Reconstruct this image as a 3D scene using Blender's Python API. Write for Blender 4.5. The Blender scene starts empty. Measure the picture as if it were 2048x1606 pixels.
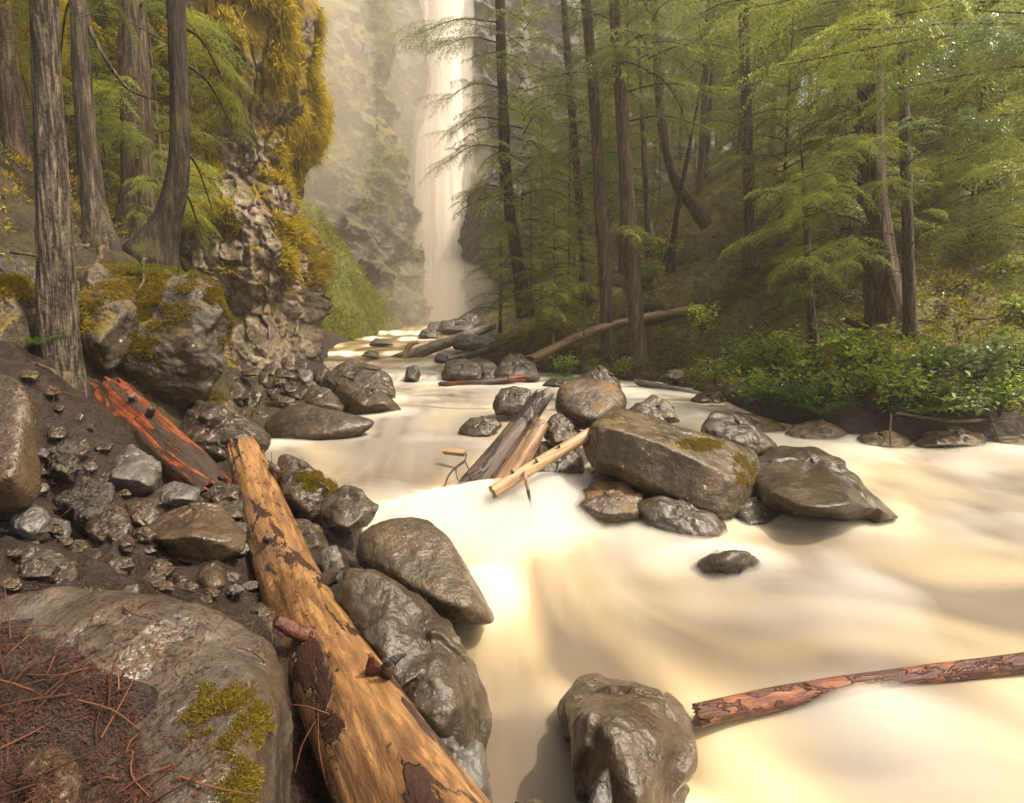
import bpy, bmesh, math, random
import numpy as np
from mathutils import Vector, Matrix
from mathutils.bvhtree import BVHTree
R = math.radians
rng = np.random.default_rng(7)
random.seed(7)
S = bpy.context.scene
COL = S.collection

# ------------------------------------------------------------------ camera
PITCH = R(6.85)
CAM = np.array([0.0, 0.0, 1.5])
FW = np.array([0, math.cos(PITCH), -math.sin(PITCH)])
UP = np.array([0, math.sin(PITCH), math.cos(PITCH)])
RT = np.array([1.0, 0, 0])
def PT(px, py, D):
    return CAM + D * (FW + (px - 1024) / 1024 * RT + (803 - py) / 1024 * UP)
def PY(px, py, Y):
    b = (803 - py) / 1024
    return PT(px, py, Y / (FW[1] + b * UP[1]))
def proj(V):
    d = V - CAM
    D = d @ FW
    D = np.where(D < 1e-3, 1e-3, D)
    return 1024 + 1024 * (d @ RT) / D, 803 - 1024 * (d @ UP) / D, D
cam = bpy.data.cameras.new("camera")
cam.lens = 18; cam.sensor_width = 36; cam.clip_start = 0.05; cam.clip_end = 600
cam_o = bpy.data.objects.new("camera", cam); COL.objects.link(cam_o)
cam_o.location = CAM; cam_o.rotation_euler = (R(90) - PITCH, 0, 0)
S.camera = cam_o

# ------------------------------------------------------------------ noise
def _hash(ix, iy, iz, s):
    h = (ix.astype(np.uint32) * np.uint32(374761393) + iy.astype(np.uint32) * np.uint32(668265263)
         + iz.astype(np.uint32) * np.uint32(2246822519) + np.uint32((s * 3266489917) & 0xffffffff))
    h = (h ^ (h >> np.uint32(13))) * np.uint32(1274126177)
    h = (h ^ (h >> np.uint32(16))) * np.uint32(2654435761)
    return ((h ^ (h >> np.uint32(15))) & np.uint32(0xffffff)).astype(np.float64) / float(0xffffff)
def vnoise(P, s=0):
    P = np.asarray(P, float)
    i = np.floor(P).astype(np.int64); f = P - i
    u = f * f * f * (f * (f * 6 - 15) + 10)
    r = 0
    for dx in (0, 1):
        wx = u[:, 0] if dx else 1 - u[:, 0]
        for dy in (0, 1):
            wy = u[:, 1] if dy else 1 - u[:, 1]
            for dz in (0, 1):
                wz = u[:, 2] if dz else 1 - u[:, 2]
                r = r + wx * wy * wz * _hash(i[:, 0] + dx, i[:, 1] + dy, i[:, 2] + dz, s)
    return r * 2 - 1
ROT = np.array([[.8, .6, 0], [-.48, .64, .6], [.36, -.48, .8]])
def fbm(P, oct=4, s=0, gain=.5):
    a, r, P = 1.0, 0, np.asarray(P, float)
    for k in range(oct):
        r = r + a * vnoise(P, s + k * 17); a *= gain; P = (P @ ROT) * 2.03 + 7.1
    return r
def ridged(P, oct=4, s=0):
    a, r, P = 1.0, 0, np.asarray(P, float)
    for k in range(oct):
        r = r + a * (1 - 2 * np.abs(vnoise(P, s + k * 17))); a *= .5; P = (P @ ROT) * 2.03 + 3.3
    return r
def cells2(u, v, s=0, jit=.9):
    """2-D cell noise: (id random, tilt coordinate, distance to border)"""
    iu = np.floor(u).astype(np.int64); iv = np.floor(v).astype(np.int64)
    best = np.full(u.shape, 9e9); sec = best.copy()
    rid = np.zeros(u.shape); du = rid.copy(); dv = rid.copy(); z = np.zeros_like(iu)
    for a in (-1, 0, 1):
        for b in (-1, 0, 1):
            cu, cv = iu + a, iv + b
            pu = cu + .5 + jit * (_hash(cu, cv, z, s) - .5); pv = cv + .5 + jit * (_hash(cu, cv, z, s + 1) - .5)
            d = (u - pu) ** 2 + (v - pv) ** 2
            n = d < best
            sec = np.where(n, best, np.minimum(sec, d))
            best = np.where(n, d, best)
            rid = np.where(n, _hash(cu, cv, z, s + 2), rid)
            du = np.where(n, u - pu, du); dv = np.where(n, v - pv, dv)
    return rid, du, dv, np.sqrt(sec) - np.sqrt(best)
def sstep(a, b, x):
    t = np.clip((x - a) / (b - a), 0, 1)
    return t * t * (3 - 2 * t)

# ------------------------------------------------------------------ objects
def tag(o, label=None, cat=None, group=None, kind=None):
    if label: o['label'] = label
    if cat: o['category'] = cat
    if group: o['group'] = group
    if kind: o['kind'] = kind
    return o
def mesh_data(name, V, F, m=None, smooth=True):
    V = np.asarray(V, np.float32); me = bpy.data.meshes.new(name)
    Fs = F if isinstance(F, (list, tuple)) else [F]
    Fs = [np.asarray(f, np.int32) for f in Fs if len(f)]
    me.vertices.add(len(V)); me.vertices.foreach_set('co', V.ravel())
    tot = np.concatenate([np.full(len(f), f.shape[1], np.int32) for f in Fs])
    idx = np.concatenate([f.ravel() for f in Fs])
    me.loops.add(len(idx)); me.loops.foreach_set('vertex_index', idx)
    me.polygons.add(len(tot))
    st = np.zeros(len(tot), np.int32); st[1:] = np.cumsum(tot)[:-1]
    me.polygons.foreach_set('loop_start', st)
    if smooth: me.polygons.foreach_set('use_smooth', np.ones(len(tot), bool))
    me.update(calc_edges=True); me.validate()
    if m: me.materials.append(m)
    return me
def obj(name, V, F, m=None, parent=None, smooth=True, loc=None):
    o = bpy.data.objects.new(name, None if V is None else mesh_data(name, V, F, m, smooth))
    COL.objects.link(o)
    if parent is not None: o.parent = parent
    if loc is not None: o.location = loc
    return o
def attr(o, name, val):
    a = o.data.attributes.new(name, 'FLOAT', 'POINT'); a.data.foreach_set('value', np.asarray(val, np.float32))
def empty(name, loc, label, cat, group=None):
    o = bpy.data.objects.new(name, None); COL.objects.link(o); o.location = loc
    o.empty_display_size = .1
    return tag(o, label, cat, group)
def copy_tree(o, parent=None):
    c = o.copy(); COL.objects.link(c)
    if parent is not None: c.parent = parent
    for ch in [x for x in o.children]: copy_tree(ch, c)
    return c
def grid_faces(nu, nv, wrap=False):
    i = np.arange(nu - 1)[:, None]; j = np.arange(nv if wrap else nv - 1)[None, :]
    j2 = (j + 1) % nv
    return np.stack([i * nv + j + 0 * i, i * nv + j2 + 0 * i, (i + 1) * nv + j2, (i + 1) * nv + j + 0 * i], -1).reshape(-1, 4)
def two_mats(name, A, a, B, b):
    """leaves (A) and stems (B) as one mesh with two materials"""
    VA, VB = np.concatenate(A.V), np.concatenate(B.V) if B.V else np.zeros((0, 3)); fa = A.faces(); fb = [f + len(VA) for f in B.faces()] if B.V else []
    me = mesh_data(name, np.vstack([VA, VB]), fa + fb, a, False); me.materials.append(b)
    na = sum(len(f) for f in fa); k = np.zeros(len(me.polygons), np.int32); k[na:] = 1; me.polygons.foreach_set('material_index', k); return me
class Bag:
    """collects triangle/quad soups for one mesh"""
    def __init__(s): s.V = []; s.T = []; s.Q = []; s.n = 0
    def add(s, V, T=None, Q=None):
        s.V.append(V)
        if T is not None and len(T): s.T.append(np.asarray(T) + s.n)
        if Q is not None and len(Q): s.Q.append(np.asarray(Q) + s.n)
        s.n += len(V)
    def faces(s):
        return [np.concatenate(x) for x in (s.T, s.Q) if x]
    def data(s, name, m, smooth=False): return mesh_data(name, np.concatenate(s.V), s.faces(), m, smooth)
    def obj(s, name, m, parent=None, smooth=False, loc=None):
        o = bpy.data.objects.new(name, s.data(name, m, smooth)); COL.objects.link(o)
        if parent is not None: o.parent = parent
        if loc is not None: o.location = loc
        return o

# ------------------------------------------------------------------ materials
class NT:
    def __init__(s, name):
        s.m = bpy.data.materials.new(name); s.m.use_nodes = True
        s.t = s.m.node_tree; s.t.nodes.clear()
        s.out = s.n('ShaderNodeOutputMaterial')
    def n(s, typ, **kw):
        x = s.t.nodes.new(typ)
        for k, v in kw.items(): setattr(x, k, v)
        return x
    def l(s, a, b): s.t.links.new(a, b)
    def set(s, sock, v):
        if hasattr(v, 'links') or isinstance(v, bpy.types.NodeSocket): s.l(v, sock)
        else: sock.default_value = v
    def noise(s, vec, scale, detail=4, rough=.55, dist=0):
        x = s.n('ShaderNodeTexNoise'); s.l(vec, x.inputs['Vector'])
        x.inputs['Scale'].default_value = scale; x.inputs['Detail'].default_value = detail
        x.inputs['Roughness'].default_value = rough; x.inputs['Distortion'].default_value = dist
        return x.outputs['Fac']
    def voro(s, vec, scale, feature='F1', out='Distance', rnd=1):
        x = s.n('ShaderNodeTexVoronoi', feature=feature); s.l(vec, x.inputs['Vector'])
        x.inputs['Scale'].default_value = scale; x.inputs['Randomness'].default_value = rnd
        return x.outputs[out]
    def mapr(s, v, a, b, c=0, d=1):
        x = s.n('ShaderNodeMapRange'); s.set(x.inputs[0], v)
        for k, q in zip((1, 2, 3, 4), (a, b, c, d)): x.inputs[k].default_value = q
        return x.outputs[0]
    def math(s, op, a, b=0):
        x = s.n('ShaderNodeMath', operation=op); s.set(x.inputs[0], a); s.set(x.inputs[1], b); return x.outputs[0]
    def mix(s, f, a, b, typ='MIX'):
        x = s.n('ShaderNodeMix', data_type='RGBA', blend_type=typ)
        s.set(x.inputs[0], f)
        for k, v in ((6, a), (7, b)):
            if isinstance(v, tuple): v = (*v, 1)[:4]
            s.set(x.inputs[k], v)
        return x.outputs[2]
    def ramp(s, v, stops):
        x = s.n('ShaderNodeValToRGB'); s.l(v, x.inputs[0]); e = x.color_ramp.elements
        while len(e) < len(stops): e.new(.5)
        for q, (p, c) in zip(e, stops): q.position = p; q.color = (*c, 1)
        return x.outputs[0]
    def coord(s, scale=(1, 1, 1), which='Object'):
        c = s.n('ShaderNodeTexCoord').outputs[which]
        if scale == (1, 1, 1): return c
        x = s.n('ShaderNodeMapping'); s.l(c, x.inputs[0]); x.inputs['Scale'].default_value = scale
        return x.outputs[0]
    def bump(s, h, strength, dist, prev=None):
        x = s.n('ShaderNodeBump'); s.l(h, x.inputs['Height'])
        x.inputs['Strength'].default_value = strength; x.inputs['Distance'].default_value = dist
        if prev is not None: s.l(prev, x.inputs['Normal'])
        return x.outputs[0]
    def bsdf(s, base, rough=.5, normal=None, spec=.5, **kw):
        x = s.n('ShaderNodeBsdfPrincipled')
        if isinstance(base, tuple): base = (*base, 1)[:4]
        s.set(x.inputs['Base Color'], base); s.set(x.inputs['Roughness'], rough)
        s.set(x.inputs['Specular IOR Level'], spec)
        if normal is not None: s.l(normal, x.inputs['Normal'])
        for k, v in kw.items(): s.set(x.inputs[k], v)
        s.l(x.outputs[0], s.out.inputs['Surface'])
        return x.outputs[0]
    def attr(s, name):
        return s.n('ShaderNodeAttribute', attribute_name=name).outputs['Fac']
    def normal_z(s):
        g = s.n('ShaderNodeNewGeometry'); x = s.n('ShaderNodeSeparateXYZ'); s.l(g.outputs['Normal'], x.inputs[0])
        return x.outputs[2]

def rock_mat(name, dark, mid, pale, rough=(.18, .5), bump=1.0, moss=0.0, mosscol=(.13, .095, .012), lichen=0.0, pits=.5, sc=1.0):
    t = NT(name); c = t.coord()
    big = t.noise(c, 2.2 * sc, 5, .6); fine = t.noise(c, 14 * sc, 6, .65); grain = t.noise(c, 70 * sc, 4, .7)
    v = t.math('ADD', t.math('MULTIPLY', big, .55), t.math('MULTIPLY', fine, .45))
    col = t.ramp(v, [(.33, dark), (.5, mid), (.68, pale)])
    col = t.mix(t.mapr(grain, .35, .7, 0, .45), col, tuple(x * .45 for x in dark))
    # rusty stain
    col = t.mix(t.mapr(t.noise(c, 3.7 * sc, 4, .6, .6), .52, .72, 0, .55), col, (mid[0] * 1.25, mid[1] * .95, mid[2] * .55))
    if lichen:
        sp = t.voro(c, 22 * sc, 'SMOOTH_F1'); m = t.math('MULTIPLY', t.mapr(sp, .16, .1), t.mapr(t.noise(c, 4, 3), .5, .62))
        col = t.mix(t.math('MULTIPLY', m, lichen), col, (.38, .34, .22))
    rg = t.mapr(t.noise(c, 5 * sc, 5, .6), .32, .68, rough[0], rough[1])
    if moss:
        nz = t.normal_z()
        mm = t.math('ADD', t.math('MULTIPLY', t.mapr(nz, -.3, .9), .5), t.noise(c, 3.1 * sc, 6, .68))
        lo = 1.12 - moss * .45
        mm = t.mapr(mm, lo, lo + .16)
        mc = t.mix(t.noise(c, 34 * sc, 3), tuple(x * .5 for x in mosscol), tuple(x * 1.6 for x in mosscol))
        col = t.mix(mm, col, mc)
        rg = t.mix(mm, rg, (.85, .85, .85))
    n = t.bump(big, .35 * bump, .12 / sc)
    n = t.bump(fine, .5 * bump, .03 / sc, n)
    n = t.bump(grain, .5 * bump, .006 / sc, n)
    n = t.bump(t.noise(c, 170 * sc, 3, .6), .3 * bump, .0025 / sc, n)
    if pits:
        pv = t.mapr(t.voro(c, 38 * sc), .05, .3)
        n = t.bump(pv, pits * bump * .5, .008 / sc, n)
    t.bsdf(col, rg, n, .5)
    return t.m

M = {}
M['wet'] = rock_mat('wet basalt', (.02, .015, .009), (.06, .043, .027), (.145, .11, .075), (.08, .33))
M['wetbrown'] = rock_mat('wet brown basalt', (.024, .016, .009), (.078, .053, .03), (.16, .118, .072), (.1, .36), pits=.8)
M['sheen'] = rock_mat('wet boulder with painted sheen', (.028, .021, .015), (.08, .062, .044), (.16, .13, .1), (.08, .26), bump=.8, pits=.5)  # base colour lightened to stand in for the sky's sheen
M['shiny'] = rock_mat('glossy wet basalt', (.02, .015, .01), (.058, .043, .029), (.13, .1, .072), (.06, .26), pits=.6)
M['grey'] = rock_mat('grey basalt', (.035, .03, .026), (.1, .09, .078), (.22, .2, .175), (.2, .5), pits=.3)
M['lava'] = rock_mat('dark pitted lava', (.018, .014, .011), (.045, .036, .028), (.1, .085, .07), (.2, .6), bump=1.8, moss=.25, pits=1)
M['mossy'] = rock_mat('mossy boulder', (.026, .018, .01), (.078, .055, .032), (.18, .138, .09), (.15, .45), moss=.16, lichen=.9)
M['ochre'] = rock_mat('ochre mossed boulder', (.025, .017, .01), (.08, .054, .03), (.16, .115, .068), (.2, .5), moss=.42, mosscol=(.14, .075, .014), lichen=.5)
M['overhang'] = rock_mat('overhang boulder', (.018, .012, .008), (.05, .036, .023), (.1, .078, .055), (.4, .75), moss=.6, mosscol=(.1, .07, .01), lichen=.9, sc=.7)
M['far'] = rock_mat('far wet rock', (.03, .024, .018), (.07, .056, .042), (.14, .115, .09), (.2, .5), sc=.5)

def ground_mat():
    t = NT('forest soil'); c = t.coord()
    a = t.noise(c, 1.3, 6, .65); b = t.noise(c, 11, 6, .7); g = t.noise(c, 60, 4, .7)
    soil = t.ramp(b, [(.3, (.008, .005, .0035)), (.5, (.021, .013, .009)), (.7, (.046, .03, .02))])
    soil = t.mix(t.mapr(g, .45, .65, 0, .5), soil, (.06, .027, .014))
    moss = t.ramp(t.noise(c, 7, 5, .7), [(.35, (.05, .04, .009)), (.55, (.14, .12, .018)), (.75, (.22, .175, .025))])
    col = t.mix(t.math('MULTIPLY', t.attr('mossy'), t.mapr(a, .3, .47)), soil, moss)
    rg = t.mapr(t.noise(c, 6, 4), .4, .65, .55, .9)
    n = t.bump(b, .9, .08); n = t.bump(g, .8, .015, n)
    t.bsdf(col, t.mix(t.attr('mud'), rg, t.mix(t.mapr(b, .4, .6), (.18,) * 3, (.6,) * 3)), n, .4)
    return t.m
M['ground'] = ground_mat()

def leaf_mat(name, c1, c2, c3, trans=.45, tcol=None, rough=.45):
    t = NT(name)
    g = t.n('ShaderNodeNewGeometry'); c = t.coord()
    r = g.outputs['Random Per Island']; oi = t.n('ShaderNodeObjectInfo').outputs['Random']
    v = t.math('ADD', t.math('MULTIPLY', r, .42), t.math('MULTIPLY', t.noise(c, 1.4, 2), .58)); v = t.math('ADD', v, t.mapr(oi, 0, 1, -.14, .14))
    col = t.ramp(v, [(.22, c1), (.5, c2), (.78, c3)])
    p = t.n('ShaderNodeBsdfPrincipled'); t.l(col, p.inputs['Base Color']); p.inputs['Roughness'].default_value = rough
    p.inputs['Specular IOR Level'].default_value = .35
    tr = t.n('ShaderNodeBsdfTranslucent')
    t.l(t.mix(.75, col, tcol or tuple(x * 1.6 for x in c3)), tr.inputs['Color'])
    mx = t.n('ShaderNodeMixShader'); mx.inputs[0].default_value = trans
    t.l(p.outputs[0], mx.inputs[1]); t.l(tr.outputs[0], mx.inputs[2]); t.l(mx.outputs[0], t.out.inputs['Surface'])
    return t.m
M['cedar'] = leaf_mat('cedar foliage', (.06, .085, .016), (.125, .165, .03), (.22, .25, .055), .5, (.36, .4, .07))
M['hemlock'] = leaf_mat('hemlock foliage', (.05, .07, .018), (.1, .135, .032), (.18, .205, .052), .48, (.3, .35, .07))
M['sunny'] = leaf_mat('sunlit tone cedar foliage', (.11, .15, .02), (.21, .26, .04), (.34, .37, .07), .5, (.46, .5, .08))  # brighter copy of the cedar leaf, sunlight put into the colour
M['shrub'] = leaf_mat('broad shrub leaf', (.06, .11, .014), (.13, .21, .026), (.22, .31, .05), .45, (.34, .46, .05), .35)
M['limeshrub'] = leaf_mat('lime shrub leaf', (.1, .14, .014), (.22, .28, .03), (.34, .4, .07), .45, (.36, .46, .05), .4)
M['sunlitshrub'] = leaf_mat('sunlit pale shrub leaf', (.09, .15, .04), (.2, .27, .1), (.45, .48, .3), .3, (.3, .38, .12), .25)  # sun patch and white leaf glints put into the leaf colour
M['fern'] = leaf_mat('fern frond', (.03, .07, .01), (.06, .12, .016), (.1, .17, .025), .42, (.16, .26, .03))
M['moss'] = leaf_mat('moss tuft', (.08, .062, .006), (.16, .12, .01), (.26, .19, .02), .35, (.36, .25, .02), .8)
M['slopemoss'] = leaf_mat('slope moss', (.1, .085, .008), (.2, .165, .014), (.32, .26, .03), .4, (.4, .33, .03), .8)
M['goldmoss'] = leaf_mat('golden hanging moss', (.1, .08, .006), (.3, .225, .014), (.48, .38, .04), .5, (.66, .5, .04), .8)
M['grass'] = leaf_mat('steep bank grass', (.07, .095, .01), (.15, .17, .018), (.24, .24, .03), .4, (.34, .34, .04), .7)
M['litter'] = leaf_mat('needle litter', (.02, .009, .005), (.06, .022, .011), (.15, .058, .026), .1, (.16, .06, .025), .9)

def bark_mat(name, dark, mid, pale, sc=1.0, moss=0, rough=.8, ridge=9):
    t = NT(name); c = t.coord((1, 1, .09)); c0 = t.coord()
    f = t.noise(c, ridge * 2.2 * sc, 6, .7, .5); g = t.noise(c0, 34 * sc, 4, .7); b = t.noise(c0, 1.7, 3)
    ck = t.mapr(t.voro(t.coord((1, 1, .13)), ridge * 1.7 * sc, 'DISTANCE_TO_EDGE'), 0, .22)
    v = t.math('ADD', t.math('MULTIPLY', f, .6), t.math('ADD', t.math('MULTIPLY', g, .25), t.math('MULTIPLY', ck, .05)))
    col = t.ramp(v, [(.4, dark), (.5, mid), (.6, pale)])
    if moss: col = t.mix(t.mapr(b, .62 - moss * .2, .75 - moss * .2, 0, .7), col, (.09, .085, .015))
    n = t.bump(ck, .6, .008); n = t.bump(f, 1.0, .035, n); n = t.bump(g, .6, .01, n)
    t.bsdf(col, rough, n, .3)
    return t.m
M['bark_grey'] = bark_mat('grey cedar bark', (.025, .018, .012), (.16, .122, .082), (.4, .33, .235), 1.2, .15, .7, 14)
M['bark_brown'] = bark_mat('brown cedar bark', (.05, .034, .022), (.145, .1, .066), (.27, .195, .13), 1, .22)
M['bark_flaky'] = bark_mat('flaky lichened bark', (.03, .022, .015), (.1, .076, .05), (.27, .22, .15), 1.6, .3, .8, 7)
M['bark_dark'] = bark_mat('dark mossy bark', (.016, .012, .008), (.05, .037, .024), (.12, .092, .058), 1, .35)
M['twig'] = bark_mat('dead twig bark', (.06, .045, .035), (.14, .11, .085), (.26, .22, .17), 2)
def log_mat(name, wood, wood2, bark, cover, rough=.45, sc=1.0, patch=None, st=.35):
    """peeled wood with patches of clinging bark"""
    t = NT(name); c = t.coord((1, 1, .12)); c0 = t.coord((1, 1, st)); o = t.coord()
    f = t.noise(c, 24 * sc, 6, .7, .3); m = t.noise(c, 6 * sc, 4, .6); p = t.noise(c0, 5.5 * sc, 6, .62, .5); g = t.noise(o, 60 * sc, 3)
    col = t.ramp(f, [(.33, tuple(x * .55 for x in wood2)), (.5, wood2), (.66, wood)])
    col = t.mix(t.mapr(m, .45, .62, 0, .6), col, tuple(x * .8 for x in wood))
    if patch: col = t.mix(t.mapr(t.noise(c0, 2.3 * sc, 4), .52, .66), col, patch)
    bk = t.mapr(p, .70 - cover, .73 - cover)
    bc = t.mix(g, tuple(x * .45 for x in bark), tuple(x * 1.4 for x in bark))
    col = t.mix(bk, col, bc)
    nk = t.math('MULTIPLY', t.mapr(t.voro(c0, 26 * sc), .1, .05), t.mapr(t.noise(o, 3, 3), .52, .6)); col = t.mix(nk, col, tuple(x * .3 for x in bark))
    n = t.bump(f, .7, .014); n = t.bump(bk, 1.0, .016, n); n = t.bump(g, .3, .004, n)
    t.bsdf(col, t.mapr(f, .3, .7, rough + .15, rough - .1), n, .45)
    return t.m
M['log_tan'] = log_mat('peeled tan log', (.37, .2, .075), (.14, .068, .026), (.04, .018, .011), .155, .36, 1.15, (.15, .085, .045))
M['log_red'] = log_mat('red rotten log', (.31, .095, .035), (.15, .036, .014), (.045, .03, .022), .22, .3, 1.9, (.16, .035, .014), .1)
M['stub'] = log_mat('dark red branch stub', (.17, .06, .03), (.07, .022, .012), (.03, .014, .01), .1, .25, 2)
M['log_redwood'] = log_mat('splintered red heartwood', (.36, .09, .018), (.2, .038, .01), (.07, .02, .01), .08, .35, 1.4)
M['log_dark'] = log_mat('dark weathered log', (.15, .105, .075), (.085, .06, .043), (.03, .022, .017), .2, .4)
M['log_brown'] = log_mat('wet brown log', (.34, .21, .11), (.2, .115, .06), (.07, .045, .03), .12, .28)
M['log_pale'] = log_mat('pale peeled pole', (.55, .36, .19), (.38, .235, .12), (.12, .07, .04), .05, .4)
M['log_ember'] = log_mat('reddish wet log', (.27, .1, .03), (.13, .036, .016), (.07, .022, .012), .22, .28, 2.6)
M['log_drift'] = log_mat('grey driftwood', (.24, .2, .16), (.14, .11, .085), (.06, .048, .038), .14, .5)

def cliff_mat(name, dark, mid, pale, moss, mosscol, sc=1.0, green=None):
    t = NT(name); c = t.coord()
    a = t.noise(c, .9 * sc, 6, .65); b = t.noise(c, 6 * sc, 6, .7); g = t.noise(c, 30 * sc, 4, .7)
    v = t.math('ADD', t.math('MULTIPLY', a, .35), t.math('MULTIPLY', b, .65))
    col = t.ramp(v, [(.34, dark), (.5, mid), (.64, pale)])
    col = t.mix(t.mapr(t.noise(c, 2.1 * sc, 4), .55, .7, 0, .6), col, (mid[0] * 1.2, mid[1] * .9, mid[2] * .5))
    mk = t.math('ADD', t.math('MULTIPLY', t.mapr(t.normal_z(), -.5, .8), .35), t.noise(c, 1.5 * sc, 6, .7))
    mk = t.mapr(t.math('ADD', mk, t.math('MULTIPLY', t.attr('mossy'), .45)), 1.0 - moss * .4, 1.1 - moss * .4)
    mc = t.mix(g, tuple(x * .4 for x in mosscol), tuple(x * 1.7 for x in mosscol))
    if green: mc = t.mix(t.mapr(t.noise(c, .8 * sc, 3), .45, .6), mc, green)
    col = t.mix(mk, col, mc)
    n = t.bump(b, .9, .09 / sc); n = t.bump(g, .6, .02 / sc, n)
    t.bsdf(col, t.mix(mk, t.mapr(b, .3, .7, .35, .7), (.9, .9, .9)), n, .35)
    return t.m
M['cliff_near'] = cliff_mat('broken basalt columns', (.04, .03, .019), (.165, .125, .083), (.37, .3, .21), .16, (.17, .115, .008), 1.2)
M['cliff_mid'] = cliff_mat('mossy gorge wall', (.016, .012, .008), (.045, .033, .021), (.095, .072, .046), .22, (.12, .09, .014), .55, (.1, .12, .016))
M['cliff_far'] = cliff_mat('misty gorge wall', (.02, .016, .012), (.048, .038, .028), (.09, .072, .055), .15, (.1, .09, .02), .4)
# ------------------------------------------------------------------ shape generators
def spline(P, n):
    P = np.asarray(P, float)
    if len(P) == 2: return P[0] + (P[1] - P[0]) * np.linspace(0, 1, n)[:, None]
    E = np.vstack([2 * P[0] - P[1], P, 2 * P[-1] - P[-2]])
    t = np.linspace(0, len(P) - 1 - 1e-6, n); i = t.astype(int); f = (t - i)[:, None]
    a, b, c, d = E[i], E[i + 1], E[i + 2], E[i + 3]
    return .5 * (2 * b + (c - a) * f + (2 * a - 5 * b + 4 * c - d) * f ** 2 + (3 * b - a - 3 * c + d) * f ** 3)
def frames(P):
    T = np.gradient(P, axis=0); T /= np.linalg.norm(T, axis=1)[:, None] + 1e-9
    ref = np.array([0, 0, 1.0]) if abs(T[0, 2]) < .9 else np.array([1.0, 0, 0])
    A = np.cross(T, ref); A /= np.linalg.norm(A, axis=1)[:, None] + 1e-9
    return T, A, np.cross(T, A)
def tube(P, r, seg=8, cap=True, wob=0, seed=0, wf=2.0):
    P = np.asarray(P, float); n = len(P); r = np.broadcast_to(np.asarray(r, float), (n,))
    T, A, B = frames(P); th = np.linspace(0, 2 * np.pi, seg, endpoint=False)
    rr = r[:, None] * np.ones(seg)
    if wob:
        L = np.concatenate([[0], np.cumsum(np.linalg.norm(np.diff(P, axis=0), axis=1))])
        q = np.stack([np.cos(th)[None] * wf + 0 * L[:, None], np.sin(th)[None] * wf + 0 * L[:, None], (L[:, None] / max(r.max(), 1e-3) * .25) + 0 * th[None]], -1).reshape(-1, 3)
        rr = rr * (1 + wob * fbm(q, 4, seed).reshape(n, seg))
    V = P[:, None] + rr[..., None] * (np.cos(th)[None, :, None] * A[:, None] + np.sin(th)[None, :, None] * B[:, None])
    V = V.reshape(-1, 3); Q = grid_faces(n, seg, True); Tt = []
    if cap:
        V = np.vstack([V, P[0], P[-1]]); k = n * seg; j = np.arange(seg)
        Tt = np.vstack([np.stack([np.full(seg, k), (j + 1) % seg, j], 1), np.stack([np.full(seg, k + 1), (n - 1) * seg + j, (n - 1) * seg + (j + 1) % seg], 1)])
    return V, Tt, Q
_ico = {}
def ico(sub):
    if sub not in _ico:
        b = bmesh.new(); bmesh.ops.create_icosphere(b, subdivisions=sub, radius=1); b.verts.ensure_lookup_table()
        V = np.array([v.co[:] for v in b.verts]); F = np.array([[v.index for v in f.verts] for f in b.faces]); b.free()
        _ico[sub] = (V / np.linalg.norm(V, axis=1)[:, None], F)
    return _ico[sub]
def hull_planes(P, c):
    b = bmesh.new()
    for p in P: b.verts.new(p - c)
    r = bmesh.ops.convex_hull(b, input=b.verts[:])
    b.normal_update(); N = []; H = []
    for f in b.faces:
        n = np.array(f.normal); h = float(n @ np.array(f.verts[0].co))
        if h < 0: n, h = -n, -h
        if h < 1e-4: continue
        for k in range(len(N)):
            if N[k] @ n > .985: break
        else: N.append(n); H.append(h)
    b.free(); return np.array(N), np.array(H)
def vnormals(V, F):
    fn = np.cross(V[F[:, 1]] - V[F[:, 0]], V[F[:, 2]] - V[F[:, 0]])
    N = np.zeros_like(V)
    for k in range(3): np.add.at(N, F[:, k], fn)
    return N / (np.linalg.norm(N, axis=1)[:, None] + 1e-12)
SOLID = []      # (V, F) of everything solid, for dropping litter on
def tufts(P, N, size, seed=0, n=5, spread=.5):
    """moss blades: n little triangles per point"""
    g = np.random.default_rng(seed); k = len(P)
    P = np.repeat(P, n, 0); N = np.repeat(N, n, 0)
    d = N + g.normal(0, spread, P.shape); d /= np.linalg.norm(d, axis=1)[:, None]
    s = np.cross(d, g.normal(0, 1, P.shape)); s /= np.linalg.norm(s, axis=1)[:, None] + 1e-9
    L = size * g.uniform(.5, 1.3, (len(P), 1)); P = P + g.normal(0, size * .6, P.shape) * (1 - .0)
    V = np.stack([P - s * L * .22, P + s * L * .22, P + d * L], 1).reshape(-1, 3)
    return V, np.arange(len(V)).reshape(-1, 3)
RK = [0]
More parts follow.
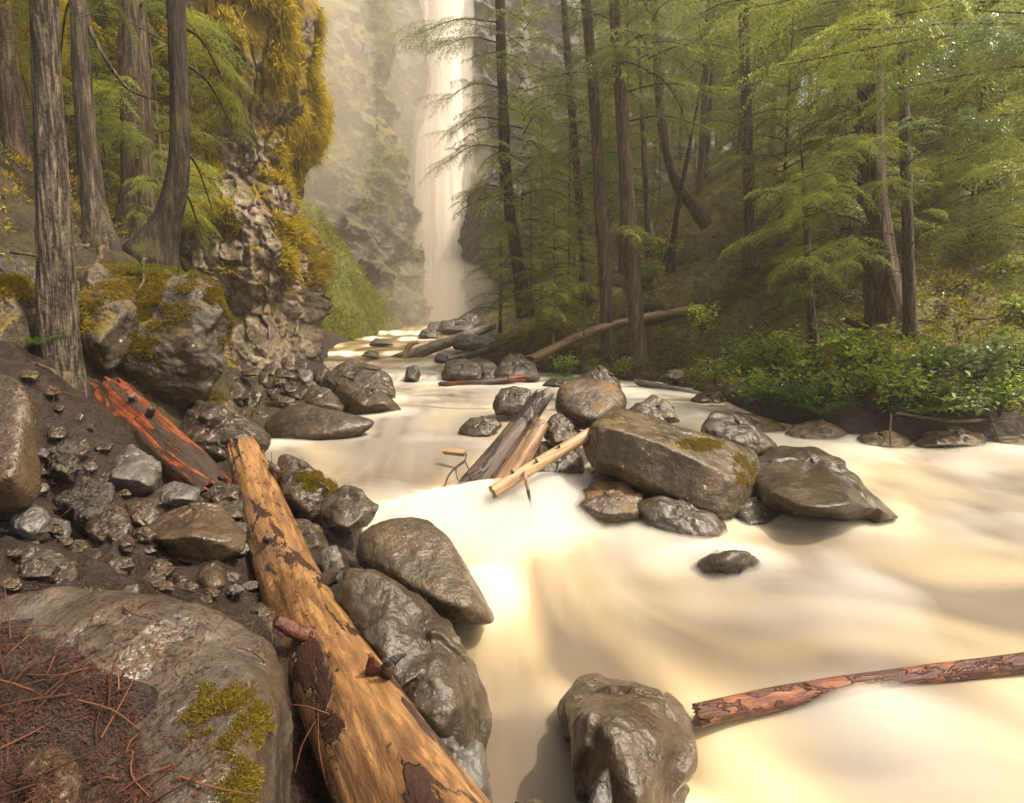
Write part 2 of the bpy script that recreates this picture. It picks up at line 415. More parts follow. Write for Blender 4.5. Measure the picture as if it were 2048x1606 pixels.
def rock(out, D, label, mat='wet', thick=None, inner=None, p=24, amp=.032, fine=.012, sub=6, cuts=5, tilt=.35, sit=None, crag=.09, group=None, name='boulder', cat='boulder', moss=None, front=.55, seed=None):
    RK[0] += 1; seed = RK[0] * 13 if seed is None else seed; g = np.random.default_rng(seed)
    DD = np.array([q[2] if len(q) > 2 else 0 for q in out]); out = np.array([q[:2] for q in out], float); c2 = (out.max(0) + out.min(0)) / 2
    w = np.ptp(out[:, 0]); h = np.ptp(out[:, 1])
    thick = thick if thick is not None else .8 * min(w, h) * D / 1024
    yr = (out[:, 1] - c2[1]) / (h / 2); od = DD + tilt * thick * yr        # tops lie further back than feet
    if sit is not None:
        j = int(np.argmax(out[:, 1])); D = surf_D(out[j, 0], out[j, 1], sit) + od[j]
    pts = [PT(x, y, D - e) for (x, y), e in zip(out, od)]
    pts += [PT(*(c2 + .72 * (q - c2)), D - e + thick) for q, e in zip(out, od)]
    if inner is None: pts += [PT(*(c2 + front * (q - c2)), D - e - .4 * thick) for q, e in zip(out, od)]
    else: pts += [PT(x, y, D - dd) for x, y, dd in inner]
    pts = np.array(pts); c = (PT(*c2, D) * .6 + pts.mean(0) * .4)
    N, H = hull_planes(pts, c)
    for _ in range(cuts):
        n = g.normal(0, 1, 3); n[1] -= .4; n[2] += .3; n /= np.linalg.norm(n)
        sup = ((pts - c) @ n).max(); N = np.vstack([N, n]); H = np.append(H, sup * g.uniform(.72, .9))
    d, F = ico(sub)
    r = np.zeros(len(d))
    for n, hh in zip(N, H): r += np.maximum(d @ n / hh, 0) ** p
    V = d * (r ** (-1 / p))[:, None]
    s = np.cbrt(np.prod(np.ptp(V, axis=0))) / 2
    q = V / s
    if p > 9 and crag:          # broken facets
        K = 34; ck = g.normal(0, 1, (K, 3)); ck /= np.linalg.norm(ck, axis=1)[:, None]; tk = g.normal(0, 1, (K, 3)) * crag; hk = g.normal(0, crag * .3, K)
        dw = d + .12 * np.stack([vnoise(d * 3 + k_, seed + k_) for k_ in (1, 2, 3)], 1); wgt = np.exp(70 * (dw @ ck.T - 1)); wgt /= wgt.sum(1)[:, None]
        V = V + d * s * ((wgt * ((d @ tk.T) - (ck * tk).sum(1)[None] + hk)).sum(1))[:, None]
    V = V + d * s * (amp * fbm(q * 1.3 + seed, 4, seed) + amp * .5 * ridged(q * 2.1 + seed, 3, seed + 3) * (p > 9) + fine * fbm(q * 6, 4, seed + 5))[:, None]
    V = V + c
    px, py, dd = proj(V)            # keep the traced size
    o0, o1 = out.min(0), out.max(0)
    sx = (o1[0] - o0[0]) / np.ptp(px); sz = (o1[1] - o0[1]) / np.ptp(py)
    V = c + (V - c) * np.array([sx, (sx + sz) / 2, sz])
    px, py, dd = proj(V); Dm = float(np.median(dd))
    V += RT * ((o0[0] + o1[0]) / 2 - (px.min() + px.max()) / 2) * Dm / 1024 - UP * ((o0[1] + o1[1]) / 2 - (py.min() + py.max()) / 2) * Dm / 1024
    base = np.array([V[:, 0].mean(), V[:, 1].mean(), V[:, 2].min()])
    o = obj(name, V - base, F, M[mat], loc=base)
    tag(o, label, cat, group); SOLID.append((V, F))
    wl = V[np.abs(V[:, 2] - wz(V[:, :2])) < .05]
    if len(wl) > 20 and sdist_any(wl[:, :2].mean(0)): WROCK.append((wl[:, :2].min(0), wl[:, :2].max(0)))
    if moss:
        NN = vnormals(V, F); px, py, dd = proj(V)
        w = np.zeros(len(V))
        for (mx, my, rx, ry) in moss['at']:
            e = ((px - mx) / rx) ** 2 + ((py - my) / ry) ** 2
            w = np.maximum(w, np.clip(1.3 - e, 0, 1))
        w *= ((NN * (V - CAM)).sum(1) < .1 * dd) * (fbm(V / moss.get('ns', .06), 3, seed) > moss.get('thr', -.15))
        if w.sum() > 0:
            k = g.choice(len(V), moss['n'], p=w / w.sum())
            tv, tf = tufts(V[k], NN[k], moss['size'], seed)
            mo = obj('moss', tv - base, tf, M[moss.get('mat', 'moss')], o, smooth=False)
    return o
def axis_frame(P):
    z = P[-1] - P[0]; z /= np.linalg.norm(z)
    x = np.cross([0, 0, 1.0], z); x /= np.linalg.norm(x); y = np.cross(z, x)
    return np.stack([x, y, z], 1)
def log(path, rad, label, mat, name='log', cat='log', jag=(0, 0), seg=56, n=130, wob=.07, seed=1, group=None, stubs=(), ends=None, sag=0, solid=True, flat=1.0):
    W = np.array([PT(*q) for q in path]); C = spline(W, n); r = np.interp(np.linspace(0, 1, n), np.linspace(0, 1, len(rad)), rad)
    O = (C[0] + C[-1]) / 2; Rm = axis_frame(C); L = (C - O) @ Rm
    th = np.linspace(0, 2 * np.pi, seg, endpoint=False)
    def spike(k):
        a = np.stack([np.cos(th) * 1.2, np.sin(th) * 1.2, 0 * th + seed + k], 1); b = np.stack([np.cos(th) * 5, np.sin(th) * 5, 0 * th + seed + k], 1)
        return .6 * fbm(a, 2, seed + k) + .5 * fbm(b, 3, seed + k)
    t = np.linspace(0, 1, n)[:, None]; Lz = L[-1, 2] - L[0, 2]
    e0, e1 = spike(1) * jag[0], spike(2) * jag[1]
    z = L[:, 2][:, None] - e0[None] * np.clip(1 - t * Lz / max(3 * jag[0], 1e-3), 0, 1) + e1[None] * np.clip(1 - (1 - t) * Lz / max(3 * jag[1], 1e-3), 0, 1)
    q = np.stack([np.cos(th)[None] * 1.3 + 0 * t, np.sin(th)[None] * 1.3 + 0 * t, z * 1.1], -1).reshape(-1, 3)
    q2 = np.stack([np.cos(th)[None] * 4 + 0 * t, np.sin(th)[None] * 4 + 0 * t, z * 2.2], -1).reshape(-1, 3)
    rr = r[:, None] * (1 + wob * fbm(q, 3, seed).reshape(n, seg) + wob * .35 * fbm(q2, 4, seed + 9).reshape(n, seg))
    X = L[:, 0][:, None] + rr * np.cos(th)[None]; Y = L[:, 1][:, None] + rr * flat * np.sin(th)[None]
    V = np.stack([X, Y, z], -1).reshape(-1, 3); Q = grid_faces(n, seg, True)
    o = obj(name, None, None); bpy.data.objects.remove(o)
    def cap(first):
        ring = V[:seg] if first else V[-seg:]; cz = ring.mean(0); out = [ring]; g = np.random.default_rng(seed + first)
        for f in (.85, .62, .4, .18):
            k = cz + (ring - cz) * f; k[:, 2] += (1 if first else -1) * ((jag[0] if first else jag[1]) * .7 + .15 * r[0 if first else -1]) * (1 - f) * .8 + g.normal(0, (jag[0] if first else jag[1]) * .22 + .004, seg); out.append(k)
        U = np.vstack(out + [cz[None] + [[0, 0, (1 if first else -1) * (jag[0] if first else jag[1]) * .4]]]); Qc = grid_faces(5, seg, True)
        j = np.arange(seg); Tc = np.stack([4 * seg + j, 4 * seg + (j + 1) % seg, np.full(seg, 5 * seg)], 1)
        if first: Qc = Qc[:, ::-1]; Tc = Tc[:, ::-1]
        return U, Tc, Qc
    caps = [cap(True), cap(False)]
    if ends is None:
        b = Bag(); b.add(V, None, Q)
        for U, Tc, Qc in caps: b.add(U, Tc, Qc)
        o = b.obj(name, M[mat], smooth=True)
    else:
        o = obj(name, V, Q, M[mat])
        for U, Tc, Qc in caps:
            b = Bag(); b.add(U, Tc, Qc); b.obj('broken_end', M[ends], o, True)
    mw = np.eye(4); mw[:3, :3] = Rm; mw[:3, 3] = O
    o.matrix_world = Matrix(mw.tolist()); tag(o, label, cat, group)
    if solid: SOLID.append((V @ Rm.T + O, np.vstack([Q[:, :3], Q[:, [0, 2, 3]]])))
    for k, sb in enumerate(stubs):
        P = spline(np.array([PT(*q) for q in sb['path']]), 14); P = (P - O) @ Rm
        rs = np.interp(np.linspace(0, 1, 14), np.linspace(0, 1, len(sb['r'])), sb['r'])
        tv, tt, tq = tube(P, rs, 14, True, .25, seed + k)
        b = Bag(); b.add(tv, tt, tq); b.obj(sb.get('name', 'branch_stub'), M[sb.get('mat', 'twig')], o, True)
    return o

# ------------------------------------------------------------------ water level, shores, terrain
SL = np.array([(-9.2, 40), (-8.9, 36), (-8.4, 30), (-7, 20), (-5.4, 15), (-3.6, 12), (-2.3, 9), (-2.6, 7), (-2.4, 5.1), (-1.05, 3.9), (-.12, 2.5), (-.06, 1.4), (.1, 0), (.5, -30)])
SR = np.array([(-3.2, 40), (-2.9, 32), (-2.3, 25), (-1.4, 18), (-.4, 13.6), (1.5, 12.6), (3.2, 11.6), (3.5, 8.9), (3.4, 6.9), (3.9, 5.95), (5.7, 5.65), (10, 5.4), (40, 4.5)])
def sdist(P, L, poly):
    x, y = P[:, 0], P[:, 1]; d = np.full(len(P), 1e9)
    for (a, b) in zip(L[:-1], L[1:]):
        e = b - a; t = np.clip(((x - a[0]) * e[0] + (y - a[1]) * e[1]) / (e @ e), 0, 1)
        d = np.minimum(d, np.hypot(x - a[0] - t * e[0], y - a[1] - t * e[1]))
    ins = np.zeros(len(P), bool); q = np.vstack([poly, poly[:1]])
    for (a, b) in zip(q[:-1], q[1:]):
        c = (a[1] > y) != (b[1] > y)
        ins ^= c & (x < (b[0] - a[0]) * (y - a[1]) / (b[1] - a[1] + 1e-12) + a[0])
    return np.where(ins, d, -d)
def sdist_any(c): return dl(c[None])[0] < .25 and dr(c[None])[0] < .25
POL = np.vstack([SL, [(-200, -30), (-200, 40)]])
POR = np.vstack([[(-3.2, 200)], SR, [(200, 4.5), (200, 200)]])
def dl(P): return sdist(P, SL, POL)
def dr(P): return sdist(P, SR, POR)
def _smooth(xs, zs):
    y = np.arange(-31, 50, .02); z = np.interp(y, xs, zs); k = np.exp(-.5 * (np.arange(-18, 19) / 6.5) ** 2); return y, np.convolve(np.pad(z, 18, mode='edge'), k / k.sum(), 'valid')
PA = _smooth([-30, 0, 2, 3.45, 3.8, 4.15, 4.5, 6, 9, 12.2, 12.8, 15, 15.6, 18, 18.6, 21, 22, 25, 26, 30, 31, 35, 38, 46], [-.1, -.02, 0, .04, .12, .29, .36, .41, .46, .52, .66, .70, .88, .94, 1.12, 1.18, 1.38, 1.45, 1.68, 1.78, 2.08, 2.2, 2.6, 2.8])
PB = _smooth([-30, .9, 1.5, 1.95, 2.25, 3, 4, 5.65, 7, 9], [-.4, -.34, -.24, -.13, -.01, .05, .13, .3, .4, .46])
def wz(P):
    x, y = P[:, 0], P[:, 1]
    q = np.stack([x * .9, y * .35, 0 * x], 1)
    yy = y + .45 * vnoise(q, 3) * sstep(1, 4, y) + .5 * vnoise(q * [2.2, 1.3, 1], 5) * sstep(9, 14, y)
    a = np.interp(yy, *PA); b = np.interp(yy, *PB)
    w = sstep(.25, 1.3, x) * (1 - sstep(7, 9, y))
    return a * (1 - w) + b * w
def surf_D(px, py, f):
    D = np.geomspace(.6, 60, 1500); P = CAM + D[:, None] * (FW + (px - 1024) / 1024 * RT + (803 - py) / 1024 * UP)
    k = np.nonzero(P[:, 2] < f(P[:, :2]))[0]
    return float(D[k[0]]) if len(k) else 60.0
def tps_fit(C):
    n = len(C); X = C[:, :2]; r2 = ((X[:, None] - X[None]) ** 2).sum(-1)
    K = .5 * r2 * np.log(r2 + 1e-9) + np.eye(n) * .02; Pm = np.hstack([np.ones((n, 1)), X])
    A = np.block([[K, Pm], [Pm.T, np.zeros((3, 3))]])
    return np.linalg.solve(A, np.concatenate([C[:, 2], np.zeros(3)]))
CT = [PT(*q) for q in [(100, 1420, 1.22), (0, 1270, 1.5), (230, 1340, 1.42), (200, 1600, 1.03), (0, 1606, 1.0), (-400, 1450, 1.3), (340, 1600, 1.15),
      (100, 1190, 1.95), (300, 1200, 2.1), (450, 1230, 2.2), (540, 1280, 2.0), (640, 1560, 1.62), (200, 1090, 2.6), (60, 1070, 2.5), (430, 1170, 2.5),
      (100, 970, 3.0), (280, 1020, 3.05), (450, 1030, 3.2), (580, 1085, 3.0), (690, 1200, 2.5), (60, 800, 3.1), (130, 745, 4.0), (210, 850, 4.0), (20, 720, 3.4),
      (-60, 560, 4.4), (60, 560, 5), (0, 480, 5.2), (60, 430, 5.6), (195, 492, 6), (270, 490, 8), (320, 512, 6.4), (240, 525, 5.7), (250, 860, 4.5), (350, 920, 4.2), (480, 815, 7), (560, 800, 9),
      (430, 790, 7.5), (620, 775, 10.5), (640, 740, 13)]]
CT += [(-12, 3, 4.5), (-12, 10, 6.5), (-25, 5, 10), (-25, 30, 15), (-4, 0, 1.6), (-5, -6, 2), (-20, -15, 6), (-12, 25, 4), (-14, 36, 5), (-40, 10, 18), (-40, 40, 24), (-11, 32, 3.2), (-6.5, 20, 1.4)]
CT += [(-5.7, 10.4, 1.0), (-5.0, 9.2, .95), (-4.5, 8.2, 1.0), (-4.0, 7.2, 1.05), (-6.6, 10.7, 1.2), (-5.2, 8.6, 1.2), (-8, 10.6, 2.2), (-3.6, 6.3, .95)]
CT = np.array(CT); TW = tps_fit(CT)
def tps(P):
    o = np.zeros(len(P)); n = len(CT)
    for i in range(n):
        r2 = ((P[:, :2] - CT[i, :2]) ** 2).sum(1); o += TW[i] * .5 * r2 * np.log(r2 + 1e-9)
    return o + TW[n] + P[:, :2] @ TW[n + 1:]
def terrain(P):
    P = np.asarray(P, float); P3 = np.stack([P[:, 0], P[:, 1], 0 * P[:, 0]], 1)
    w = wz(P); a, b = dl(P), dr(P)
    bed = w - .4
    zl = np.maximum(tps(P), w + .06 + .12 * np.clip(a, 0, 2))
    zl = np.minimum(zl, 26)
    hr = np.interp(b, [0, .25, .7, 2.2, 4, 7, 14, 30, 60, 200], [0, .22, .36, 1.2, 2.35, 4.6, 9.5, 18, 26, 30])
    zr = w + hr
    z = bed + (zl - bed) * sstep(-.15, .4, a)
    z = z + (zr - z) * sstep(-.25, .3, b)
    rough = .07 * fbm(P3 * 2.3, 4, 2) + .03 * fbm(P3 * 9, 3, 4) + .05 * ridged(P3 * 3.1, 3, 6) * sstep(.5, 1.5, a)
    rough += sstep(1.0, 3, b) * (.16 * np.abs(fbm(P3 * 1.1, 3, 8)) + .1 * ridged(P3 * 2.6, 3, 9)) + sstep(6, 12, np.abs(P[:, 1])) * .15 * fbm(P3 * .6, 3, 12)
    return z + rough, a, b
t = np.linspace(-1, 1, 640)
gx = 5 * np.sinh(t * 3.2) ; gy = 1.5 + 4.6 * np.sinh(np.linspace(-2.2, 3.4, 640))
XX, YY = np.meshgrid(gx, gy, indexing='ij'); PP = np.stack([XX.ravel(), YY.ravel()], 1)
Z, DA, DB = terrain(PP)
GF = grid_faces(640, 640)[:, ::-1]
GV = np.column_stack([PP, Z])
ground = obj('ground', GV, GF, M['ground']); tag(ground, kind='structure')
attr(ground, 'mossy', np.clip(sstep(.6, 1.6, DB) + .5 * sstep(4, 8, DA) + .25 * (np.hypot(PP[:, 0] + 4.5, PP[:, 1] - 6) < 2), 0, 1))
attr(ground, 'mud', sstep(-.1, .3, DA) * sstep(4.6, 3.4, PP[:, 1]) * (.4 + .6 * sstep(-.3, .2, fbm(np.column_stack([PP * 1.7, Z]), 3, 14))))
_near = (np.abs(GV[GF].mean(1)[:, 0]) < 45) & (GV[GF].mean(1)[:, 1] < 60)
def ground_z(x, y): return float(terrain(np.array([[x, y]]))[0][0])
SOLID.append((GV, np.vstack([GF[_near][:, :3], GF[_near][:, [0, 2, 3]]])))

# water sheet
ys = np.concatenate([[-6, -3, -1, 0], np.geomspace(.5, 46, 560)]); us = np.linspace(-1, 1, 420)
WX = us[None] * (1.25 * np.maximum(ys, 0)[:, None] + 3.2); WY = ys[:, None] + 0 * WX
WP = np.stack([WX.ravel(), WY.ravel()], 1); W0 = wz(WP)
def flow(P, Zw):
    """coordinates stretched along the current"""
    x, y = P[:, 0], P[:, 1]; turn = sstep(5.5, 2.5, y) * sstep(-.8, 1.2, x)
    wx = x + .35 * fbm(np.stack([x * .7, y * .7, 0 * x], 1), 2, 41); wy = y + .35 * fbm(np.stack([x * .7, y * .7, 0 * x + 5], 1), 2, 42)
    al = -wy * (1 - turn) + wx * turn; ac = wx * (1 - turn) + wy * turn
    return al, ac, turn
al, ac, turn = flow(WP, W0)
Q1 = np.stack([al * .55, ac * 1.9, 0 * al], 1); Q2 = np.stack([al * .8, ac * 5.5, 0 * al + 9], 1)
near = sstep(0, 2.0, np.maximum(WP[:, 1], 0) )
hump = .024 * fbm(Q1 * .8, 2, 51) + .002 * fbm(Q2, 2, 52)
WZ = W0 + hump * (.5 + .5 * near) * (1 - .3 * sstep(12, 20, WP[:, 1]))
WV = np.column_stack([WP, WZ]); WF = grid_faces(len(ys), len(us))
zz = WZ.reshape(WX.shape); gyv = np.abs(np.gradient(zz, axis=0) / (np.gradient(WY, axis=0) + 1e-6)); gxv = np.abs(np.gradient(zz, axis=1) / (np.gradient(WX, axis=1) + 1e-6))
slope = np.hypot(gyv, gxv).ravel()
foam = .15 + 1.05 * sstep(.1, .5, slope) + .42 * fbm(Q1 * [.8, 1.1, 1] + 20, 3, 61) + .12 * fbm(Q2 * [.5, 1.0, 1], 2, 62) + .05 * fbm(Q2 * [.5, 3.2, 1] + 4, 2, 63)
foam += .38 * np.exp(-((WP[:, 0] - .05) ** 2 / .7 + (WP[:, 1] - 3.2) ** 2 / 1.0))                       # boil under the cascade
foam -= .7 * np.exp(-((WP[:, 0] - .2) ** 2 / .12 + (WP[:, 1] - 1.6) ** 2 / .3))                   # calm brown eddy beside the near boulders
foam -= .3 * np.exp(-((WP[:, 0] + .9) ** 2 / .5 + (WP[:, 1] - 5.2) ** 2 / .8))
foam -= .3 * np.exp(-((WP[:, 0] - 2.6) ** 2 / 1.6 + (WP[:, 1] - 3.3) ** 2 / .25))
low = sstep(.6, 1.3, WP[:, 0]) * sstep(3.0, 2.2, WP[:, 1])
foam -= low * (.75 * sstep(.1, .5, slope) + .12)
foam += .3 * np.exp(-((WP[:, 0] - 1.05) ** 2 / .15 + (WP[:, 1] - 1.75) ** 2 / .05)) - .4 * np.exp(-((WP[:, 0] - 1.25) ** 2 / .12 + (WP[:, 1] - 1.78) ** 2 / .02)) + .25 * np.exp(-((WP[:, 0] - .9) ** 2 / .3 + (WP[:, 1] - 1.52) ** 2 / .02))
def blur(A, n, k=2):
    for _ in range(n):
        for ax in (0, 1): A = sum(np.roll(A, s, ax) for s in range(-k, k + 1)) / (2 * k + 1)
    return A
near_ = sstep(10, 7, WP[:, 1]); foam = foam * (1 - near_) + near_ * blur(foam.reshape(WX.shape), 2, 3).ravel()
foam += (.1 * fbm(Q2 * [.35, .9, 1] + 3, 2, 64) + .05 * fbm(Q2 * [.25, 1.7, 1] + 6, 1, 65)) * sstep(1.2, 2.2, WP[:, 1]) + .35 * sstep(.12, .4, slope) * (1 - near_)
water = obj('water', WV, WF, None); tag(water, kind='structure'); WROCK = []
def water_mat():
    t = NT('silty white water'); f = t.attr('foam'); c = t.coord()
    col = t.ramp(f, [(.0, (.1, .068, .036)), (.22, (.21, .152, .075)), (.45, (.34, .27, .145)), (.72, (.44, .38, .26)), (1, (.62, .58, .475))])
    t.bsdf(col, t.mapr(f, 0, .8, .3, .65), None, .3, **{'Subsurface Weight': .0})
    return t.m
M['water'] = water_mat(); water.data.materials.append(M['water'])

# blown spray and churned surface hugging the fast water: a thin closed skin of droplets
def spray_skin(dens):
    iy = np.nonzero((ys > .8) & (ys < 15))[0][::3]; ix = np.arange(0, len(us), 3)
    Pz = WZ.reshape(WX.shape)[np.ix_(iy, ix)]; X, Y = WX[np.ix_(iy, ix)], WY[np.ix_(iy, ix)]
    fo = blur(foam.reshape(WX.shape), 2, 3)[np.ix_(iy, ix)]; q = np.stack([X * 1.1, Y * 1.1, 0 * X], -1).reshape(-1, 3)
    th = .007 + .03 * np.clip(fbm(q, 3, 71).reshape(X.shape) + .1, 0, 1.5) * sstep(.9, 2.5, Y) + .13 * sstep(.42, 1, fo) * sstep(1.2, 3, Y)
    th += .1 * np.exp(-((X - 1.5) / .27) ** 2 - ((Y - 1.95) / .14) ** 2) + .09 * np.exp(-((X - 1.3) / .34) ** 2 - ((Y - 3.16) / .13) ** 2)
    th *= sstep(.8, 1.2, Y) * (1 - sstep(13, 15, Y)) + .001
    A = np.stack([X, Y, Pz + th], -1).reshape(-1, 3); Bm = np.stack([X, Y, Pz - .05], -1).reshape(-1, 3)
    n = len(iy); m = len(ix); F = grid_faces(n, m); k = n * m
    def side(a): return np.stack([a[:-1], a[1:], a[1:] + k, a[:-1] + k], 1)
    e = [np.arange(m), np.arange(m)[::-1] + (n - 1) * m, np.arange(n)[::-1] * m, np.arange(n) * m + m - 1]
    return np.vstack([A, Bm]), np.vstack([F[:, ::-1], F + k] + [side(x) for x in e])
# ------------------------------------------------------------------ gorge walls (terrain)
def cliff(plan, z0, z1, nu, nv, mat, lean, disp, seed, top=None, name='cliff', mossf=None):
    C = spline(np.array([(x, y, 0) for x, y in plan], float), nu); T, A, B = frames(C)
    Nn = np.stack([-T[:, 1], T[:, 0], 0 * T[:, 0]], 1) * -1
    k = np.ones(41) / 41; pad = 20
    Nn = np.stack([np.convolve(np.pad(Nn[:, i], pad, mode='edge'), k, 'valid') for i in range(3)], 1); Nn /= np.linalg.norm(Nn, axis=1)[:, None]
    L = np.concatenate([[0], np.cumsum(np.linalg.norm(np.diff(C, axis=0), axis=1))])
    z = np.linspace(z0, z1, nv); U, Zg = np.meshgrid(L, z, indexing='ij')
    P = np.repeat(C[:, None], nv, 1); P[..., 2] = Zg
    off = np.interp(z, *lean)
    P = P + Nn[:, None] * off[None, :, None]
    d = disp(U.ravel(), Zg.ravel(), P.reshape(-1, 3), seed).reshape(nu, nv)
    P = P + Nn[:, None] * d[..., None]
    P[..., 2] += .1 * d * np.sin(U * 3)
    V = P.reshape(-1, 3); F = grid_faces(nu, nv)
    o = obj(name, V, F, M[mat]); tag(o, kind='structure')
    attr(o, 'mossy', mossf(V) if mossf else np.zeros(len(V)))
    NN = vnormals(V, np.vstack([F[:, :3], F[:, [0, 2, 3]]]))
    if (NN * (V - CAM)).sum() > 0: NN = -NN
    return o, V, NN
def disp_cols(U, Z, P, s):
    q = np.stack([U, Z, 0 * U], 1)
    wu = U + .12 * fbm(q * 1.6, 3, s); wv = Z + .12 * fbm(q * 1.6 + 9, 3, s)
    r1, a1, b1, e1 = cells2(wu * 3.4 + .5 * wv, wv * 2.6, s)
    r2, a2, b2, e2 = cells2(wu * 7.5 + wv, wv * 6.5, s + 7)
    r3, a3, b3, e3 = cells2(wu * 3.1, wv * .55, s + 9)     # tall columns higher up
    k = sstep(5.2, 6.6, Z + .8 * vnoise(q * .7, s))
    blk = .2 * (r1 - .5) + .14 * (r1 * 7 % 1 - .5) * a1 * 2 + .16 * (r1 * 13 % 1 - .5) * b1 * 2 - .07 * sstep(.1, 0, e1)
    blk += .07 * (r2 - .5) + .05 * (r2 * 5 % 1 - .5) * a2 * 2
    col = .22 * (r3 - .5) - .1 * sstep(.14, 0, e3) + .05 * (r2 - .5)
    low = sstep(2.6, 1.6, Z)
    return (blk * (1 - k) * (1 - .45 * low) + col * k) + .42 * fbm(q * .55, 3, s + 20) + .2 * ridged(q * [.9, .35, 1], 3, s + 22) + .025 * fbm(q * 7, 3, s + 21) + .55 * sstep(5.6, 7.4, Z) * (vnoise(q * [.5, .7, 1], s + 30) * .6 + .3)
def disp_gorge(U, Z, P, s):
    q = np.stack([U, Z, 0 * U], 1)
    r1, a1, b1, e1 = cells2(U * .9, Z * .7, s)
    return 1.0 * fbm(q * .16, 3, s) + .5 * ridged(q * .4, 4, s + 5) + .3 * (r1 - .5) + .25 * fbm(q * 1.4, 4, s + 6)
near_moss = lambda V: np.clip(sstep(5.3, 6.6, V[:, 2]) + .7 * (fbm(V * 1.3, 3, 77) > .25) * (V[:, 2] > 2.6), 0, 1)
cl1, CV1, CN1 = cliff([(-15, 11.3), (-10, 10.9), (-7.4, 11.2), (-5.8, 11.75), (-5.2, 12.3), (-5.3, 13.2), (-6.3, 15.5), (-9, 19)], -.2, 13, 430, 420, 'cliff_near',
    ([-1, 1, 3, 5, 7, 9, 10.5, 13], [.2, .12, .05, .0, .15, .1, -.4, -2.4]), disp_cols, 3, mossf=near_moss)
cl2, CV2, CN2 = cliff([(-24, 24), (-16, 27), (-12.2, 31), (-9.2, 36.5), (-7.9, 40), (-8.6, 43), (-12, 48)], 0, 34, 330, 420, 'cliff_mid',
    ([0, 4, 7, 12, 16, 20, 24, 34], [.9, .3, -.1, -.9, -1.6, -2.2, -2.6, -4]), disp_gorge, 5, mossf=lambda V: .35 * sstep(9, 16, V[:, 2]) + .2)
cl3, CV3, CN3 = cliff([(-16, 43.5), (-11.5, 46), (-9, 48.5), (-5, 48.8), (-1.2, 48.5), (10, 49), (26, 50)], 0, 33, 260, 300, 'cliff_far',
    ([0, 10, 15, 20, 33], [0, -.2, .6, .0, -2]), disp_gorge, 9)
cl4, CV4, CN4 = cliff([(-3.9, 50), (-3.7, 46), (-3.1, 42.5), (-.5, 40), (4, 39), (12, 40), (30, 44)], 0, 15, 300, 200, 'cliff_far',
    ([0, 4, 10, 15], [.6, .2, -.2, -1.8]), disp_gorge, 12, mossf=lambda V: .25 + 0 * V[:, 0])
# green mound at the foot of the gorge wall
nu, nv = 220, 160
uu = np.linspace(0, 1, nu); vv = np.linspace(0, 1, nv); UU, VV = np.meshgrid(uu, vv, indexing='ij')
top = spline(np.array([PY(500, 330, 27), PY(622, 415, 27.5), PY(660, 470, 28.5), PY(715, 545, 30.5), PY(758, 612, 33), PY(795, 655, 36)]), nu)
foot = spline(np.array([PY(500, 715, 20), PY(622, 722, 20.5), PY(655, 712, 22.5), PY(720, 690, 26), PY(765, 668, 31.5), PY(800, 660, 36)]), nu)
MP = foot[:, None] * (1 - VV[..., None]) + top[:, None] * VV[..., None]
MP.reshape(-1, 3)[:] += MP.reshape(-1, 3) * 0
MP[..., 2] += .5 * np.abs(fbm(MP.reshape(-1, 3) * 1.1, 3, 33)).reshape(nu, nv)
MP[..., 2] += (.9 * np.sin(VV * np.pi) * np.sin(np.clip(UU * 1.1, 0, 1) * np.pi) ** .5) + .35 * fbm(MP.reshape(-1, 3) * .5, 4, 31).reshape(nu, nv) * np.sin(VV * np.pi)
MP[:, 0, 2] -= .6; MP[:, -1] += np.array([-.8, 1.6, .3])
MV = MP.reshape(-1, 3); MFc = grid_faces(nu, nv)
mound = obj('hill', MV, MFc, M['cliff_mid']); tag(mound, kind='structure'); attr(mound, 'mossy', np.full(len(MV), .75))
MN = vnormals(MV, np.vstack([MFc[:, :3], MFc[:, [0, 2, 3]]]));
if MN[:, 2].mean() < 0: MN = -MN
def pick(V, N, w, n, seed):
    g = np.random.default_rng(seed); w = np.clip(w, 0, None); k = g.choice(len(V), n, p=w / w.sum()); return V[k], N[k], g
# grass on the mound, ferns and leaf clumps on the gorge wall
p_, n_, g = pick(MV, MN, .2 + (fbm(MV * .55, 3, 88) > -.1), 15000, 4)
tv, tf = tufts(p_, n_ * .6 + [0, -.2, .5], .17, 5, 4, .7)
tag(obj('grass', tv, tf, M['grass'], smooth=False), kind='stuff')
w2 = (fbm(CV2 * .35, 4, 90) > .15) * (.25 + sstep(7, 15, CV2[:, 2])) * (CV2[:, 2] < 26)
p_, n_, g = pick(CV2, CN2, w2, 9000, 6)
tv, tf = tufts(p_, n_ + [0, 0, -.1], .17, 7, 5, .8)
tag(obj('wall_greenery', tv, tf, M['grass'], smooth=False), kind='stuff')
# golden moss hanging over the near basalt
px, py, dd = proj(CV1)
w1 = sstep(5.0, 5.9, CV1[:, 2] + .7 * fbm(CV1 * .9, 3, 91)) * (fbm(CV1 * [1.1, 1.1, .6], 3, 92) > -.25) * (px > 150) * (CV1[:, 2] < 11.5)
w1 = w1 + 1.6 * (fbm(CV1 * 1.5, 3, 93) > .33) * (CV1[:, 2] > 2.9) * (CV1[:, 2] < 5.2) * (px > 330)
p_, n_, g = pick(CV1, CN1, w1, 26000, 8)
k = len(p_); nb = 4
p2 = np.repeat(p_, nb, 0) + g.normal(0, .05, (k * nb, 3)); n2 = np.repeat(n_, nb, 0)
hi = sstep(4.8, 6.2, p2[:, 2])[:, None]
Lb = (.035 + .1 * hi * g.uniform(.3, 1.3, (len(p2), 1)))
o1 = n2 * .6 + g.normal(0, .6, p2.shape); mid_ = p2 + o1 * .1 + [0, 0, .02]
